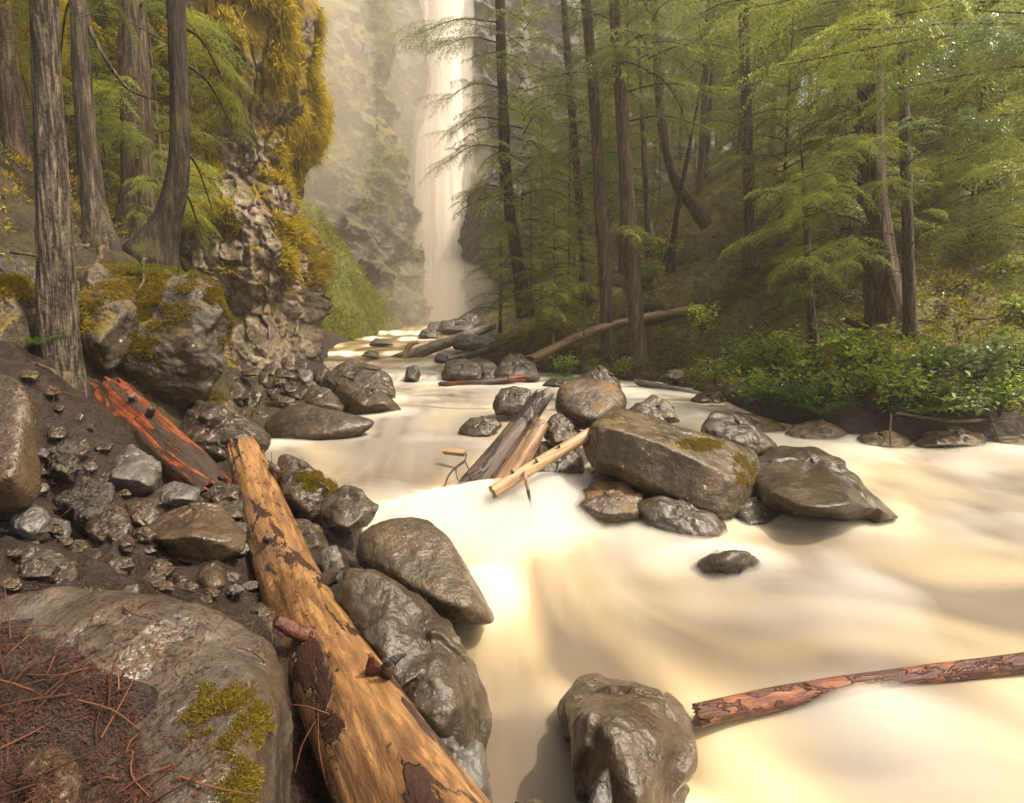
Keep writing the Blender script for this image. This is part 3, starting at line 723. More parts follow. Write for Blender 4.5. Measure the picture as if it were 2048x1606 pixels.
tip = mid_ + Lb * ([0, 0, -1] * (hi * 1.1 - .1) + .5 * o1); sd = np.cross(tip - p2, g.normal(0, 1, p2.shape)); sd /= np.linalg.norm(sd, axis=1)[:, None] + 1e-9
wd = .004 + .006 * g.uniform(.3, 1, (len(p2), 1))
mv = np.stack([p2 - sd * wd, p2 + sd * wd, mid_ + sd * wd, mid_ - sd * wd, tip], 1).reshape(-1, 3)
i5 = np.arange(len(p2))[:, None] * 5
tag(obj('hanging_moss', mv, [np.hstack([i5 + 3, i5 + 2, i5 + 4]), np.hstack([i5, i5 + 1, i5 + 2, i5 + 3])], M['goldmoss'], smooth=False), kind='stuff')

# ------------------------------------------------------------------ the waterfall
def fall_mat():
    t = NT('falling silty water'); c = t.coord((2.4, .8, .05)); c2 = t.coord((6, 2, .08))
    f = t.math('ADD', t.math('MULTIPLY', t.noise(c, 1, 4), .6), t.math('MULTIPLY', t.noise(c2, 1, 3), .4))
    t.bsdf(t.ramp(f, [(.33, (.78, .72, .62)), (.5, (.88, .84, .77)), (.65, (.94, .92, .88))]), .7, None, .2)
    return t.m
M['fall'] = fall_mat()
def fall_sheet(rows, nx=70, ny=260, bulge=.7, seed=1):
    rows = np.array(rows, float); t = np.linspace(0, 1, ny)
    zz = [PY((a + b) / 2, y, Y)[2] for y, a, b, Y in rows]
    A = np.array([PY(a, y, Y) for y, a, b, Y in rows]); B = np.array([PY(b, y, Y) for y, a, b, Y in rows])
    A, B = spline(A, ny), spline(B, ny); u = np.linspace(0, 1, nx)
    P = A[:, None] * (1 - u)[None, :, None] + B[:, None] * u[None, :, None]
    wob = np.stack([P[..., 0] * 1.6, P[..., 2] * .1, 0 * P[..., 0]], -1).reshape(-1, 3)
    P[..., 1] -= bulge * np.sin(u * np.pi)[None] ** .6 + .14 * fbm(wob, 4, seed).reshape(ny, nx)
    P[..., 0] += .12 * fbm(np.stack([0 * P[..., 0] + (u > .5) * 9, P[..., 2] * .8, 0 * P[..., 0]], -1).reshape(-1, 3), 3, seed + 4).reshape(ny, nx)
    b = P.copy(); b[..., 1] = A[:, None, 1] + .5
    V = np.vstack([P.reshape(-1, 3), b.reshape(-1, 3)]); n = ny * nx; Fq = grid_faces(ny, nx)
    e = np.arange(ny - 1) * nx
    side = [np.stack([e, e + nx, e + nx + n, e + n], 1), np.stack([e + nx - 1, e + n + nx - 1, e + 2 * nx - 1 + n, e + 2 * nx - 1], 1)]
    return V, np.vstack([Fq[:, ::-1], Fq + n] + side)
V1, F1 = fall_sheet([(-60, 835, 930, 47), (0, 840, 925, 47), (60, 850, 920, 47), (150, 858, 922, 46.6), (230, 852, 924, 46.3), (275, 836, 925, 46.0), (350, 832, 925, 45.8), (430, 828, 920, 45.6), (500, 828, 922, 45.4), (543, 836, 930, 44.9), (600, 842, 938, 44.2), (645, 836, 948, 43.4)], seed=3)
b = Bag(); b.add(V1, None, F1)
wf = b.obj('waterfall', M['fall'], smooth=True); tag(wf, 'tall waterfall pouring down between the misty gorge walls', 'waterfall')

def fall_spray():
    V, F = fall_sheet([(-60, 845, 950, 47), (150, 855, 945, 46.4), (260, 825, 950, 45.8), (430, 806, 940, 45.2), (540, 812, 952, 44.4), (600, 815, 965, 43.4), (662, 800, 985, 42.4)], nx=24, ny=40, bulge=1.3, seed=9)
    n = 24 * 40; a = np.arange(23); F2 = [np.stack([a, a + 1, a + 1 + n, a + n], 1), np.stack([a + 39 * 24, a + 39 * 24 + n, a + 1 + 39 * 24 + n, a + 1 + 39 * 24], 1)]
    return V, np.vstack([F] + F2)
# ------------------------------------------------------------------ boulders, near left bank
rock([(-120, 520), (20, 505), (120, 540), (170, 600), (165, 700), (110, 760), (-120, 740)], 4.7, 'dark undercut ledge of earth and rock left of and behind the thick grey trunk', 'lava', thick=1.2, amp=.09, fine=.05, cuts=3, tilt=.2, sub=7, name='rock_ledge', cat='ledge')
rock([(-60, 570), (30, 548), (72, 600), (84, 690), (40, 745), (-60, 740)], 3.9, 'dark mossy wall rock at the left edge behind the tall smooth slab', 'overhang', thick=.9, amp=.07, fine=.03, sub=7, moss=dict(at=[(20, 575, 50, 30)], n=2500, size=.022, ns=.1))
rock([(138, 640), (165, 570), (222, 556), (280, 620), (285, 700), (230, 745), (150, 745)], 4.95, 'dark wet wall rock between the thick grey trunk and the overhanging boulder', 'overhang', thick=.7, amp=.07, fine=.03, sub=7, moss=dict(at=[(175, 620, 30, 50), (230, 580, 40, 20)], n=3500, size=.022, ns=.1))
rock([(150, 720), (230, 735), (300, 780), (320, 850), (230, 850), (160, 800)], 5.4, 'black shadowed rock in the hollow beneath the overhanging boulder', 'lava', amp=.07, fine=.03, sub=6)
rock([(-160, 1260), (0, 1182), (90, 1172), (200, 1190), (330, 1212), (470, 1255), (555, 1295), (580, 1400), (592, 1606), (560, 1800), (-160, 1800)], 1.5,
     'huge smooth wet boulder filling the bottom left corner, green moss on its face', 'sheen', thick=.5, p=18, amp=.055, fine=.008, sub=8, cuts=0, crag=0,
     inner=[(330, 1330, .12), (480, 1400, .22), (420, 1700, .5), (60, 1330, .1), (60, 1700, .45), (540, 1480, .18)],
     moss=dict(at=[(450, 1440, 85, 70), (470, 1570, 45, 60)], n=9000, size=.008, thr=.0, ns=.03), seed=4)
rock([(20, 1560), (55, 1512), (110, 1495), (150, 1530), (172, 1580), (150, 1660), (30, 1660)], 1.08, 'fist sized grey stone lying in red needle litter at the bottom left', 'wetbrown', sub=6, name='stone', cat='stone')
rock([(680, 1145), (735, 1135), (790, 1190), (860, 1215), (930, 1280), (972, 1370), (985, 1450), (975, 1545), (900, 1570), (800, 1490), (700, 1310)], 2.05,
     'long rounded wet boulder right of the big tan log, dropping to the water', 'wet', thick=.55, amp=.06, sub=7, fine=.012, p=11, cuts=1)
rock([(760, 1440), (830, 1410), (900, 1415), (950, 1480), (985, 1560), (990, 1660), (900, 1720), (790, 1600)], 1.72, 'cracked angular boulder beside the tan log at the bottom edge of the photo', 'grey', sub=7, amp=.08, fine=.03, cuts=5)
rock([(712, 1090), (760, 1042), (850, 1034), (905, 1080), (950, 1165), (988, 1250), (905, 1250), (800, 1195), (720, 1140)], 2.65,
     'rounded brown boulder with a lichen streak standing at the edge of the cream water', 'mossy', sub=7, amp=.04, p=8, cuts=1, seed=77)
rock([(640, 1010), (690, 970), (715, 974), (758, 1010), (745, 1042), (700, 1078), (650, 1062)], 3.15, 'dark angular stone wedged between the moss striped and the rounded boulder', 'wet', p=30, amp=.03, cuts=4)
rock([(543, 930), (575, 908), (612, 926), (672, 975), (645, 1022), (615, 1050), (560, 1005)], 3.5, 'dark boulder with a yellow moss stripe behind the head of the tan log', 'wet', p=16, amp=.05,
     moss=dict(at=[(640, 975, 30, 14), (618, 955, 24, 12)], n=2500, size=.014, thr=-.2))
rock([(575, 1040), (610, 1036), (648, 1060), (660, 1110), (620, 1120), (585, 1090)], 3.0, 'small dark stone tucked against the right side of the tan log', 'wet', name='stone', cat='stone', sub=5)
rock([(640, 1100), (672, 1090), (690, 1130), (676, 1165), (646, 1150)], 2.6, 'narrow upright grey stone touching the tan log halfway along', 'grey', name='stone', cat='stone', sub=5, p=24)
rock([(283, 1062), (340, 1020), (400, 1004), (462, 1020), (494, 1070), (490, 1108), (430, 1132), (350, 1122), (290, 1104)], 2.7,
     'flat topped brown boulder with a sharp front edge left of the tan log', 'wetbrown', p=36, amp=.03, fine=.018, thick=.55, cuts=1, sub=7,
     inner=[(300, 1080, .2), (385, 1075, .28), (440, 1085, .24), (480, 1078, .12), (370, 1118, .2), (440, 1125, .18)])
rock([(220, 905), (262, 888), (312, 920), (324, 950), (312, 985), (250, 1012), (214, 992)], 3.3, 'pale grey angular boulder below the broken red log', 'grey', p=40, amp=.02, fine=.012, cuts=2, sub=7,
     inner=[(225, 955, .25), (300, 965, .28), (270, 1000, .15)])
rock([(82, 890), (120, 878), (160, 895), (168, 940), (140, 965), (95, 955)], 3.0, 'black pitted lava stone right of the tall smooth slab', 'lava', amp=.12, fine=.07, cuts=0, sub=7)
rock([(100, 990), (170, 955), (216, 975), (238, 1020), (205, 1072), (150, 1062)], 2.85, 'black lava boulder with a dab of moss above the mud slope', 'lava', amp=.12, fine=.07, cuts=0, sub=7)
rock([(-70, 800), (-20, 748), (40, 752), (72, 800), (83, 880), (82, 1000), (60, 1025), (-60, 1030)], 2.4, 'tall smooth brown slab standing at the left edge of the photo', 'wetbrown', p=14, amp=.02, fine=.006, cuts=0, crag=0, sub=7)
rock([(82, 826), (120, 818), (152, 845), (146, 862), (90, 864)], 3.6, 'flat grey stone, the upper of two slabs beside the tall smooth slab', 'grey', p=30, name='stone', cat='stone', sub=6)
rock([(82, 862), (115, 853), (172, 884), (164, 902), (92, 892)], 3.4, 'flat grey stone, the lower of two slabs beside the tall smooth slab', 'grey', p=30, name='stone', cat='stone', sub=6)
rock([(308, 984), (350, 962), (402, 974), (398, 1006), (320, 1014)], 3.1, 'speckled grey stone at the lower end of the broken red log', 'grey', name='stone', cat='stone', p=24)
rock([(395, 990), (440, 962), (478, 968), (480, 1000), (430, 1012)], 3.2, 'thin dark slab between the red log and the head of the tan log', 'wet', name='stone', cat='stone', p=30)
rock([(410, 1015), (450, 1000), (486, 1010), (492, 1040), (440, 1045)], 3.05, 'small shadowed stone touching the tan log above the flat topped boulder', 'wet', name='stone', cat='stone', sub=5)
rock([(18, 1030), (50, 1000), (100, 1030), (106, 1062), (60, 1080), (22, 1066)], 2.35, 'tilted layered slab below the tall smooth slab', 'grey', p=40, amp=.04, fine=.03)
rock([(-20, 1105), (40, 1092), (110, 1098), (160, 1130), (150, 1166), (60, 1172), (-20, 1160)], 2.15, 'broad glistening flat rock in the mud at the left edge', 'shiny', amp=.07, fine=.03, sub=7)
rock([(160, 1115), (205, 1100), (262, 1118), (258, 1160), (200, 1176), (160, 1160)], 2.25, 'glistening rough rock in the mud above the huge boulder', 'shiny', amp=.08, fine=.03, sub=6)
rock([(228, 1190), (262, 1164), (296, 1186), (304, 1215), (236, 1215)], 2.0, 'small pointed stone peeping over the top of the huge boulder', 'wet', name='stone', cat='stone', p=30)
rock([(272, 1160), (302, 1140), (332, 1150), (328, 1185), (290, 1195)], 2.15, 'small faceted stone in mud under the flat topped boulder', 'wet', name='stone', cat='stone', p=26)
rock([(392, 1148), (415, 1130), (444, 1142), (452, 1170), (425, 1186), (396, 1176)], 2.3, 'round fist sized stone in dark mud beside the tan log', 'wetbrown', name='stone', cat='stone', p=9)
rock([(170, 1035), (215, 1020), (262, 1040), (270, 1085), (215, 1098), (176, 1080)], 2.6, 'rough brown rock half sunk in mud left of the flat topped boulder', 'shiny', amp=.09, fine=.04)
rock([(480, 1225), (520, 1205), (552, 1235), (560, 1275), (510, 1285)], 2.05, 'dark stone in the gap between the huge boulder and the tan log', 'wet', name='stone', cat='stone')
rock([(250, 1005), (300, 1000), (325, 1025), (300, 1060), (256, 1050)], 2.9, 'wet brown stone under the pale grey angular boulder', 'wetbrown', name='stone', cat='stone')
# further along the left shore
rock([(342, 880), (400, 800), (450, 808), (520, 850), (542, 885), (532, 915), (450, 938), (375, 925)], 5.0, 'big cracked grey boulder behind the broken red log', 'shiny', sub=7, amp=.06, fine=.03, cuts=4, p=18)
rock([(528, 852), (562, 820), (610, 807), (660, 835), (710, 838), (748, 842), (738, 862), (690, 882), (600, 892), (545, 888)], 5.9, 'low silvery smooth boulder shining at the water edge', 'shiny', sub=7, amp=.05, fine=.004, cuts=0, crag=0, p=9)
rock([(602, 800), (632, 770), (662, 778), (692, 815), (680, 832), (620, 826)], 7.6, 'dark pointed boulder left of the pair at the foot of the cliff', 'wet', p=24)
rock([(668, 800), (690, 764), (722, 766), (770, 790), (803, 822), (760, 832), (690, 832)], 7.6, 'dark faceted boulder in front of the tallest shore boulder', 'wet', p=26, sub=7)
rock([(636, 770), (660, 735), (692, 717), (745, 735), (774, 765), (792, 800), (740, 812), (660, 800)], 8.6, 'tallest dark angular boulder on the left shore below the cliff corner', 'wet', p=26, sub=7)
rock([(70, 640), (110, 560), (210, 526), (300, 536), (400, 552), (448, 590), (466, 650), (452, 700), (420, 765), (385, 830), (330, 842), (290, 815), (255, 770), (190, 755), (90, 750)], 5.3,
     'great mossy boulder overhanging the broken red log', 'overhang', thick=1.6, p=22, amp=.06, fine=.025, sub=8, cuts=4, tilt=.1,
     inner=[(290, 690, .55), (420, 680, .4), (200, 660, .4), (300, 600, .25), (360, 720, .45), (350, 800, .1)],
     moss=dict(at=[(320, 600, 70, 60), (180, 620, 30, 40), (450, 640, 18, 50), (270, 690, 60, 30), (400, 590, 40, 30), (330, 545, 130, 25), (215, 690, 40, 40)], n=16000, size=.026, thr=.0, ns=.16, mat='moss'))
rock([(375, 840), (405, 778), (440, 790), (480, 830), (470, 850), (420, 850)], 5.6, 'mossy pointed stone under the overhanging boulder', 'mossy', moss=dict(at=[(420, 800, 30, 20)], n=900, size=.02))
# ------------------------------------------------------------------ midstream pile
rock([(1165, 885, .1), (1190, 840, 0), (1232, 812, -.1), (1290, 830, -.1), (1400, 872, -.05), (1512, 908, 0), (1522, 960, .1), (1494, 1012, .25), (1440, 1046, .4), (1390, 1022, .42), (1290, 972, .36), (1180, 932, .25)], 4.35,
     'long rectangular block with a lit lichened top lying across the midstream pile', 'mossy', thick=.55, p=60, amp=.014, fine=.01, sub=8, cuts=0, tilt=0, crag=.03,
     inner=[(1186, 858, .36), (1240, 858, .44), (1320, 884, .47), (1420, 930, .5), (1470, 955, .46), (1445, 1035, .5), (1300, 962, .46), (1190, 915, .36)],
     moss=dict(at=[(1490, 935, 26, 36), (1400, 890, 50, 12)], n=2600, size=.012, thr=-.1, ns=.05))
rock([(1110, 805), (1128, 766), (1190, 756), (1240, 778), (1254, 812), (1205, 862), (1150, 858), (1116, 835)], 4.9, 'round boulder coated in orange brown moss on top of the midstream pile', 'ochre', p=8, amp=.03, sub=7, cuts=0)
rock([(1158, 760), (1200, 729), (1236, 750), (1245, 790), (1170, 790)], 5.6, 'dark pointed rock behind the round orange mossed boulder', 'wet')
rock([(1250, 822), (1285, 800), (1305, 789), (1340, 806), (1360, 842), (1300, 852)], 4.9, 'knobbly lichened rock behind the long rectangular block', 'mossy', amp=.09)
rock([(1084, 865), (1102, 828), (1135, 826), (1164, 862), (1160, 895), (1096, 900)], 4.7, 'brown rock holding up the crossed logs beside the round boulder', 'wetbrown', amp=.07)
rock([(1050, 930), (1075, 880), (1130, 880), (1168, 915), (1170, 975), (1110, 990), (1060, 980)], 4.55, 'shadowed rock below the crossed logs, veiled by spray', 'wet', p=10)
rock([(1400, 852), (1430, 822), (1482, 830), (1530, 868), (1556, 895), (1520, 915), (1450, 900)], 5.2, 'dark hump of rock between the rectangular block and far channel', 'wet', sub=7, p=10)
rock([(1500, 940), (1530, 905), (1562, 894), (1640, 892), (1690, 924), (1742, 980), (1800, 1034), (1720, 1050), (1600, 1042), (1520, 1000)], 4.4,
     'large sloping dark slab tapering to a point at the right end of the pile', 'wet', sub=8, amp=.04, fine=.012, p=26, cuts=2, thick=1.0, tilt=.5, sit=wz)
rock([(1144, 1018), (1170, 985), (1220, 962), (1262, 968), (1292, 1000), (1290, 1046), (1200, 1050)], 3.95, 'orange brown rock at the lower left corner of the midstream pile', 'ochre', amp=.06)
rock([(1270, 1010), (1320, 988), (1385, 1010), (1440, 1045), (1470, 1080), (1400, 1090), (1300, 1060)], 3.8, 'dark glistening rock under the rectangular block, lapped by water', 'shiny', amp=.06)
rock([(1462, 1020), (1495, 994), (1540, 1002), (1562, 1030), (1556, 1062), (1480, 1066)], 4.0, 'small black faceted rock in foam between block and sloping slab', 'shiny', p=26)
rock([(1170, 950), (1230, 925), (1300, 950), (1360, 1000), (1300, 1030), (1190, 1000)], 4.4, 'shadowed rock filling the hollow beneath the rectangular block', 'wet')
rock([(985, 808), (1002, 778), (1030, 772), (1062, 780), (1058, 830), (990, 832)], 7.0, 'small dark rock with a thread of white water above the crossed logs', 'wet')
rock([(916, 862), (940, 834), (985, 832), (1004, 850), (980, 874), (930, 878)], 6.0, 'low drowned rock in the cream water left of the crossed logs', 'wet')
rock([(1084, 772), (1105, 756), (1128, 760), (1134, 776)], 9.0, 'flat black rock in the far channel behind the round boulder', 'wet', sub=5)
rock([(1350, 1180), (1385, 1130), (1440, 1098), (1500, 1104), (1540, 1138), (1536, 1190), (1440, 1204)], 3.28, 'nearly drowned dark rock with water combing over it below the midstream pile', 'wet', p=12, tilt=-.6)
rock([(1113, 1408), (1150, 1362), (1240, 1349), (1312, 1372), (1372, 1432), (1397, 1505), (1365, 1580), (1310, 1680), (1230, 1700), (1180, 1620), (1135, 1480)], 1.72,
     'lumpy glossy brown boulder in the water at the bottom of the photo', 'wetbrown', sub=8, amp=.05, fine=.006, p=16, cuts=3, thick=.5, seed=212, tilt=.7, crag=.12, inner=[(1175, 1425, .14), (1235, 1452, .3), (1320, 1500, .3), (1300, 1580, .42), (1230, 1560, .3)])
rock([(1160, 1660), (1180, 1600), (1205, 1545), (1222, 1525), (1236, 1560), (1240, 1660)], 1.45, 'pale wedge of rock leaning on the front of the lumpy glossy boulder', 'grey', p=30, sub=7)
rock([(1022, 1612), (1040, 1597), (1075, 1594), (1095, 1606), (1085, 1640), (1030, 1640)], 1.42, 'dark stone tip just entering the bottom edge of the photo', 'wet', name='stone', cat='stone', sub=5)
# ------------------------------------------------------------------ upstream cascade
for out, D, lab in [
    ([(882, 750), (890, 722), (930, 716), (965, 722), (968, 760), (884, 764)], 13.5, 'square dark boulder under the far log on the cascade'),
    ([(905, 700), (912, 672), (945, 667), (985, 676), (1000, 700), (950, 708)], 17.5, 'mossy topped dark boulder right of the far log on the cascade'),
    ([(868, 722), (878, 706), (894, 710), (898, 726)], 16.5, 'small black rock poking through the cascade right of the far log'),
    ([(850, 665), (860, 644), (878, 642), (888, 662)], 32, 'round grey rock at the head of the cascade, left of its neighbours'),
    ([(876, 664), (884, 642), (915, 636), (945, 642), (950, 668)], 31, 'broad dark rock at the head of the cascade below the waterfall'),
    ([(905, 646), (925, 626), (952, 628), (965, 650), (930, 660)], 33, 'highest rock at the head of the cascade, touching the waterfall foot'),
    ([(836, 672), (850, 658), (872, 662), (876, 678)], 29, 'low wet rock in the foam below the round grey rock'),
    ([(738, 692), (752, 676), (778, 678), (788, 692)], 22, 'low dark rock in the cascade under the green mound'),
    ([(722, 712), (736, 700), (755, 704), (758, 718)], 18, 'half drowned rock in the cascade nearest the green mound'),
    ([(808, 762), (816, 734), (832, 730), (842, 752), (832, 766)], 12.5, 'upright black rock alone in the lower cascade'),
    ([(938, 764), (945, 738), (962, 734), (968, 764)], 13, 'left one of two rocks parted by a white thread of water'),
    ([(962, 766), (972, 738), (988, 736), (996, 764)], 12.8, 'right one of two rocks parted by a white thread of water'),
    ([(985, 752), (1000, 715), (1040, 705), (1075, 730), (1080, 762), (1010, 766)], 12.5, 'brown rock on the right shore beside the pair of rocks'),
    ([(960, 672), (985, 652), (1015, 660), (1020, 690), (975, 694)], 20, 'dim rock on the right shore where the far log ends'),
]:
    rock(out, D, lab, 'far', sub=5, amp=.05, fine=.02, p=24, sit=wz)
for out, D, lab in [
    ([(1430, 880), (1450, 836), (1500, 824), (1560, 848), (1580, 890), (1500, 900)], 6.5, 'dim shore boulder under the fern clump'),
    ([(1560, 890), (1590, 850), (1650, 838), (1700, 862), (1712, 900), (1600, 904)], 6.2, 'dim shore boulder left of the hanging root'),
    ([(1700, 896), (1730, 868), (1780, 860), (1820, 880), (1826, 902)], 5.95, 'low wet stone on the far shore below the sunlit pale shrub'),
    ([(1830, 900), (1850, 866), (1910, 852), (1962, 870), (1980, 902)], 5.9, 'wide dim boulder on the far shore at right'),
    ([(1975, 902), (2000, 868), (2050, 860), (2100, 880), (2110, 906)], 5.9, 'dim boulder cut by the right edge on the far shore'),
    ([(1322, 756), (1335, 738), (1362, 738), (1376, 754), (1350, 764)], 11, 'grey stone on the bank near the slim tall trunk'),
    ([(1380, 800), (1410, 780), (1440, 782), (1450, 812), (1400, 818)], 8.6, 'small dim stone where the far bank meets the channel'),
]:
    rock(out, D, lab, 'ochre', sub=6, amp=.05, fine=.02, p=20)
# rubble at the foot of the cliff
g = np.random.default_rng(21)
for (x, y, D, w, h) in [(690, 760, 9.6, 40, 30), (470, 790, 6.6, 60, 46), (415, 855, 5.8, 50, 36), (505, 800, 6.8, 60, 60), (560, 800, 7.2, 66, 44), (600, 790, 7.8, 54, 36), (530, 760, 8.2, 44, 36), (570, 752, 8.8, 50, 34), (500, 745, 8.4, 40, 32),
        (610, 752, 9.2, 44, 34), (455, 760, 7.4, 50, 40), (480, 830, 6.1, 50, 36), (520, 830, 6.3, 44, 30), (640, 752, 10, 40, 40), (545, 785, 7.6, 36, 28), (580, 778, 8.0, 36, 26), (430, 790, 6.4, 44, 36),
        (592, 812, 7.0, 40, 26), (470, 772, 7.6, 34, 28), (515, 778, 7.4, 36, 28), (620, 775, 8.6, 36, 28), (555, 765, 8.3, 34, 26), (600, 735, 10.3, 40, 36), (575, 730, 10.2, 36, 40), (540, 740, 9.4, 40, 34), (450, 810, 6.2, 40, 28), (490, 858, 5.9, 46, 30)]:
    k = g.integers(6, 9); a = np.sort(g.uniform(0, 2 * np.pi, k) * .35 + np.linspace(0, 2 * np.pi, k, endpoint=False)); rr = g.uniform(.75, 1.05, k)
    rock([(x + w / 2 * r * math.cos(q), y + h / 2 * r * math.sin(q)) for q, r in zip(a, rr)], D, 'dark wet broken stone in the rubble heap at the cliff foot', ['wet', 'grey', 'shiny', 'wet'][g.integers(4)], sub=5, p=34, amp=.03, fine=.02, cuts=4,
         group='rubble stones at the cliff foot', name='stone', cat='stone')
extra = []
tz = lambda P: terrain(P)[0]
for _ in range(400):
    x, y = g.uniform(0, 500), g.uniform(850, 1215)
    if y < 1000 and x > 420 - (1000 - y) * .9: continue
    if abs((x - 215) * .672 - (y - 800) * .741) < 62 and y < 1010: continue
    w = g.uniform(34, 92) * (.7 + .5 * (y - 850) / 350)
    if all(math.hypot(x - a, (y - b) * 1.4) > .42 * (w + c) for a, b, _, c, _ in extra): extra.append((x, y, surf_D(x, y + 6, tz), w, w * g.uniform(.5, .75)))
    if len(extra) > 58: break
for _ in range(300):
    x, y = g.uniform(40, 330), g.uniform(745, 890)
    if x > 190 and y < 830 + (x - 190) * .4 and y > 745 + (x - 190): continue
    if x > 230 and y < 860: continue
    if abs((x - 215) * .672 - (y - 800) * .741) < 62: continue
    w = g.uniform(24, 60)
    if all(math.hypot(x - a, (y - b) * 1.4) > .55 * (w + c) for a, b, _, c, _ in extra): extra.append((x, y, surf_D(x, y + 4, tz), w, w * g.uniform(.5, .8)))
    if len(extra) > 84: break
for (x, y, D, w, h) in extra + [(180, 945, 3.1, 30, 22), (345, 1045, 2.75, 36, 22), (130, 1085, 2.4, 40, 24), (245, 1140, 2.35, 34, 22), (360, 1160, 2.3, 40, 26), (340, 1195, 2.1, 34, 22), (60, 1085, 2.3, 40, 20), (410, 1200, 2.15, 36, 22), (470, 1180, 2.3, 40, 26), (110, 1060, 2.55, 36, 24), (205, 880, 3.6, 40, 30), (200, 925, 3.4, 36, 26), (300, 1090, 2.5, 40, 24)]:
    k = 7; D = D; a = np.linspace(0, 2 * np.pi, k, endpoint=False) + g.uniform(-.2, .2, k); rr = g.uniform(.75, 1.05, k)
    rock([(x + w / 2 * r * math.cos(q), y + h / 2 * r * math.sin(q)) for q, r in zip(a, rr)], D, 'small muddy stone half buried in the left bank', ['wet', 'shiny', 'wetbrown', 'grey'][g.integers(4)], sub=6, p=36, amp=.03, fine=.02, crag=.16, cuts=7, group='small stones in the mud bank', name='stone', cat='stone')

# ------------------------------------------------------------------ logs
log([(488, 905, 3.75), (515, 985, 3.35), (560, 1110, 2.75), (642, 1290, 2.05), (748, 1490, 1.56), (850, 1670, 1.27), (980, 1880, 1.04)], [.112, .128, .138, .142, .15, .155, .158],
    'long peeled tan log with dark bark scraps lying over the left boulders', 'log_tan', jag=(.2, .02), seg=110, n=260, wob=.06, seed=11, ends='log_redwood', sag=0,
    stubs=[dict(path=[(625, 1268, 1.93), (590, 1262, 1.88), (552, 1240, 1.84)], r=[.03, .026, .018], mat='stub'),
           dict(path=[(760, 1350, 1.72), (745, 1338, 1.66), (742, 1310, 1.62)], r=[.03, .022, .006], mat='stub'),
           dict(path=[(765, 1352, 1.72), (785, 1322, 1.66), (812, 1308, 1.64)], r=[.024, .016, .004], mat='twig'),
           dict(path=[(770, 1355, 1.70), (778, 1335, 1.63), (770, 1318, 1.6)], r=[.02, .016, .01], mat='log_dark'),
           dict(path=[(655, 1160, 2.35), (668, 1135, 2.32), (668, 1115, 2.3)], r=[.03, .025, .02], mat='log_drift'),
           dict(path=[(530, 1080, 2.75), (535, 1076, 2.6)], r=[.02, .014], mat='log_dark'),
           dict(path=[(545, 935, 3.5), (556, 940, 3.42)], r=[.03, .024], mat='log_dark'),
           dict(path=[(625, 1465, 1.72), (600, 1468, 1.7), (582, 1462, 1.68)], r=[.014, .011, .007], mat='log_dark'),
           dict(path=[(612, 1400, 1.78), (616, 1396, 1.7)], r=[.006, .004], mat='log_dark')])
log([(222, 800, 4.3), (298, 870, 3.88), (372, 938, 3.55), (432, 992, 3.32)], [.165, .165, .15, .125], 'broken red log with torn heartwood and black bark under the overhanging boulder', 'log_red', jag=(.3, .15), seg=80, n=180, wob=.12, seed=23, ends='log_redwood',
    stubs=[dict(path=[(268, 800, 4.0), (262, 791, 3.93)], r=[.03, .022], mat='log_dark'), dict(path=[(300, 826, 3.85), (306, 817, 3.78)], r=[.03, .02], mat='log_dark'),
           dict(path=[(325, 955, 3.6), (310, 965, 3.52), (300, 982, 3.5)], r=[.02, .015, .006], mat='twig')])
log([(1082, 792, 4.85), (1020, 878, 4.6), (930, 990, 4.3)], [.09, .125, .15], 'dark weathered log leaning out of the water, behind the two paler ones', 'log_dark', jag=(.16, .05), wob=.1, seed=31, flat=.8)
log([(1078, 850, 4.55), (1040, 915, 4.35), (985, 1000, 4.1)], [.085, .1, .1], 'short wet brown log between the dark log and the thin pale pole', 'log_brown', jag=(.08, .05), wob=.12, seed=37, flat=.85)
log([(1182, 866, 4.25), (1090, 920, 4.05), (985, 985, 3.85)], [.048, .052, .05], 'thin pale peeled pole resting on the long rectangular block', 'log_pale', jag=(.01, .02), wob=.06, seed=41, seg=32,
    stubs=[dict(path=[(1048, 944, 3.9), (1052, 960, 3.86), (1060, 1000, 3.84), (1068, 1046, 3.8)], r=[.012, .013, .011, .007], name='hanging_branch', mat='log_brown'),
           dict(path=[(1030, 950, 3.95), (1024, 942, 3.9)], r=[.016, .012]), dict(path=[(1120, 896, 4.08), (1117, 890, 4.05)], r=[.01, .008]), dict(path=[(1075, 925, 3.98), (1071, 918, 3.95)], r=[.01, .008])])
log([(890, 902, 4.7), (930, 907, 4.6)], [.034, .03], 'stubby broken branch end poking out of the foam left of the dark log', 'log_pale', name='branch', cat='branch', seg=24, n=30, jag=(.01, .02), seed=43)
log([(x, y, surf_D(x, y, wz) + o) for x, y, o in [(1400, 1430, -.09), (1520, 1404, -.06), (1640, 1382, -.035), (1740, 1366, -.012), (1850, 1350, -.03), (1960, 1336, -.05), (2120, 1316, -.1)]], [.042, .047, .048, .046, .044, .042, .042], 'reddish peeled log half awash at the lower right', 'log_ember', jag=(.05, .02), seg=60, n=160, wob=.08, seed=47, ends='log_pale')
log([(770, 728, 17.5), (815, 712, 17.2), (915, 678, 19), (985, 652, 21)], [.16, .2, .2, .16], 'far grey log slanting across the cascade', 'log_drift', jag=(.2, .2), seed=51, seg=30, n=60)
log([(806, 724, 16.4), (812, 704, 16.4), (822, 688, 16.4), (836, 684, 16.5)], [.07, .09, .1, .08], 'short bent tan branch standing against the far grey log', 'log_pale', name='branch', cat='branch', jag=(.05, .05), seed=53, seg=20, n=30)
log([(900, 724, 15), (960, 706, 15), (1020, 686, 16)], [.09, .1, .09], 'second thinner far log behind the square dark boulder', 'log_dark', jag=(.1, .1), seed=55, seg=20, n=40)
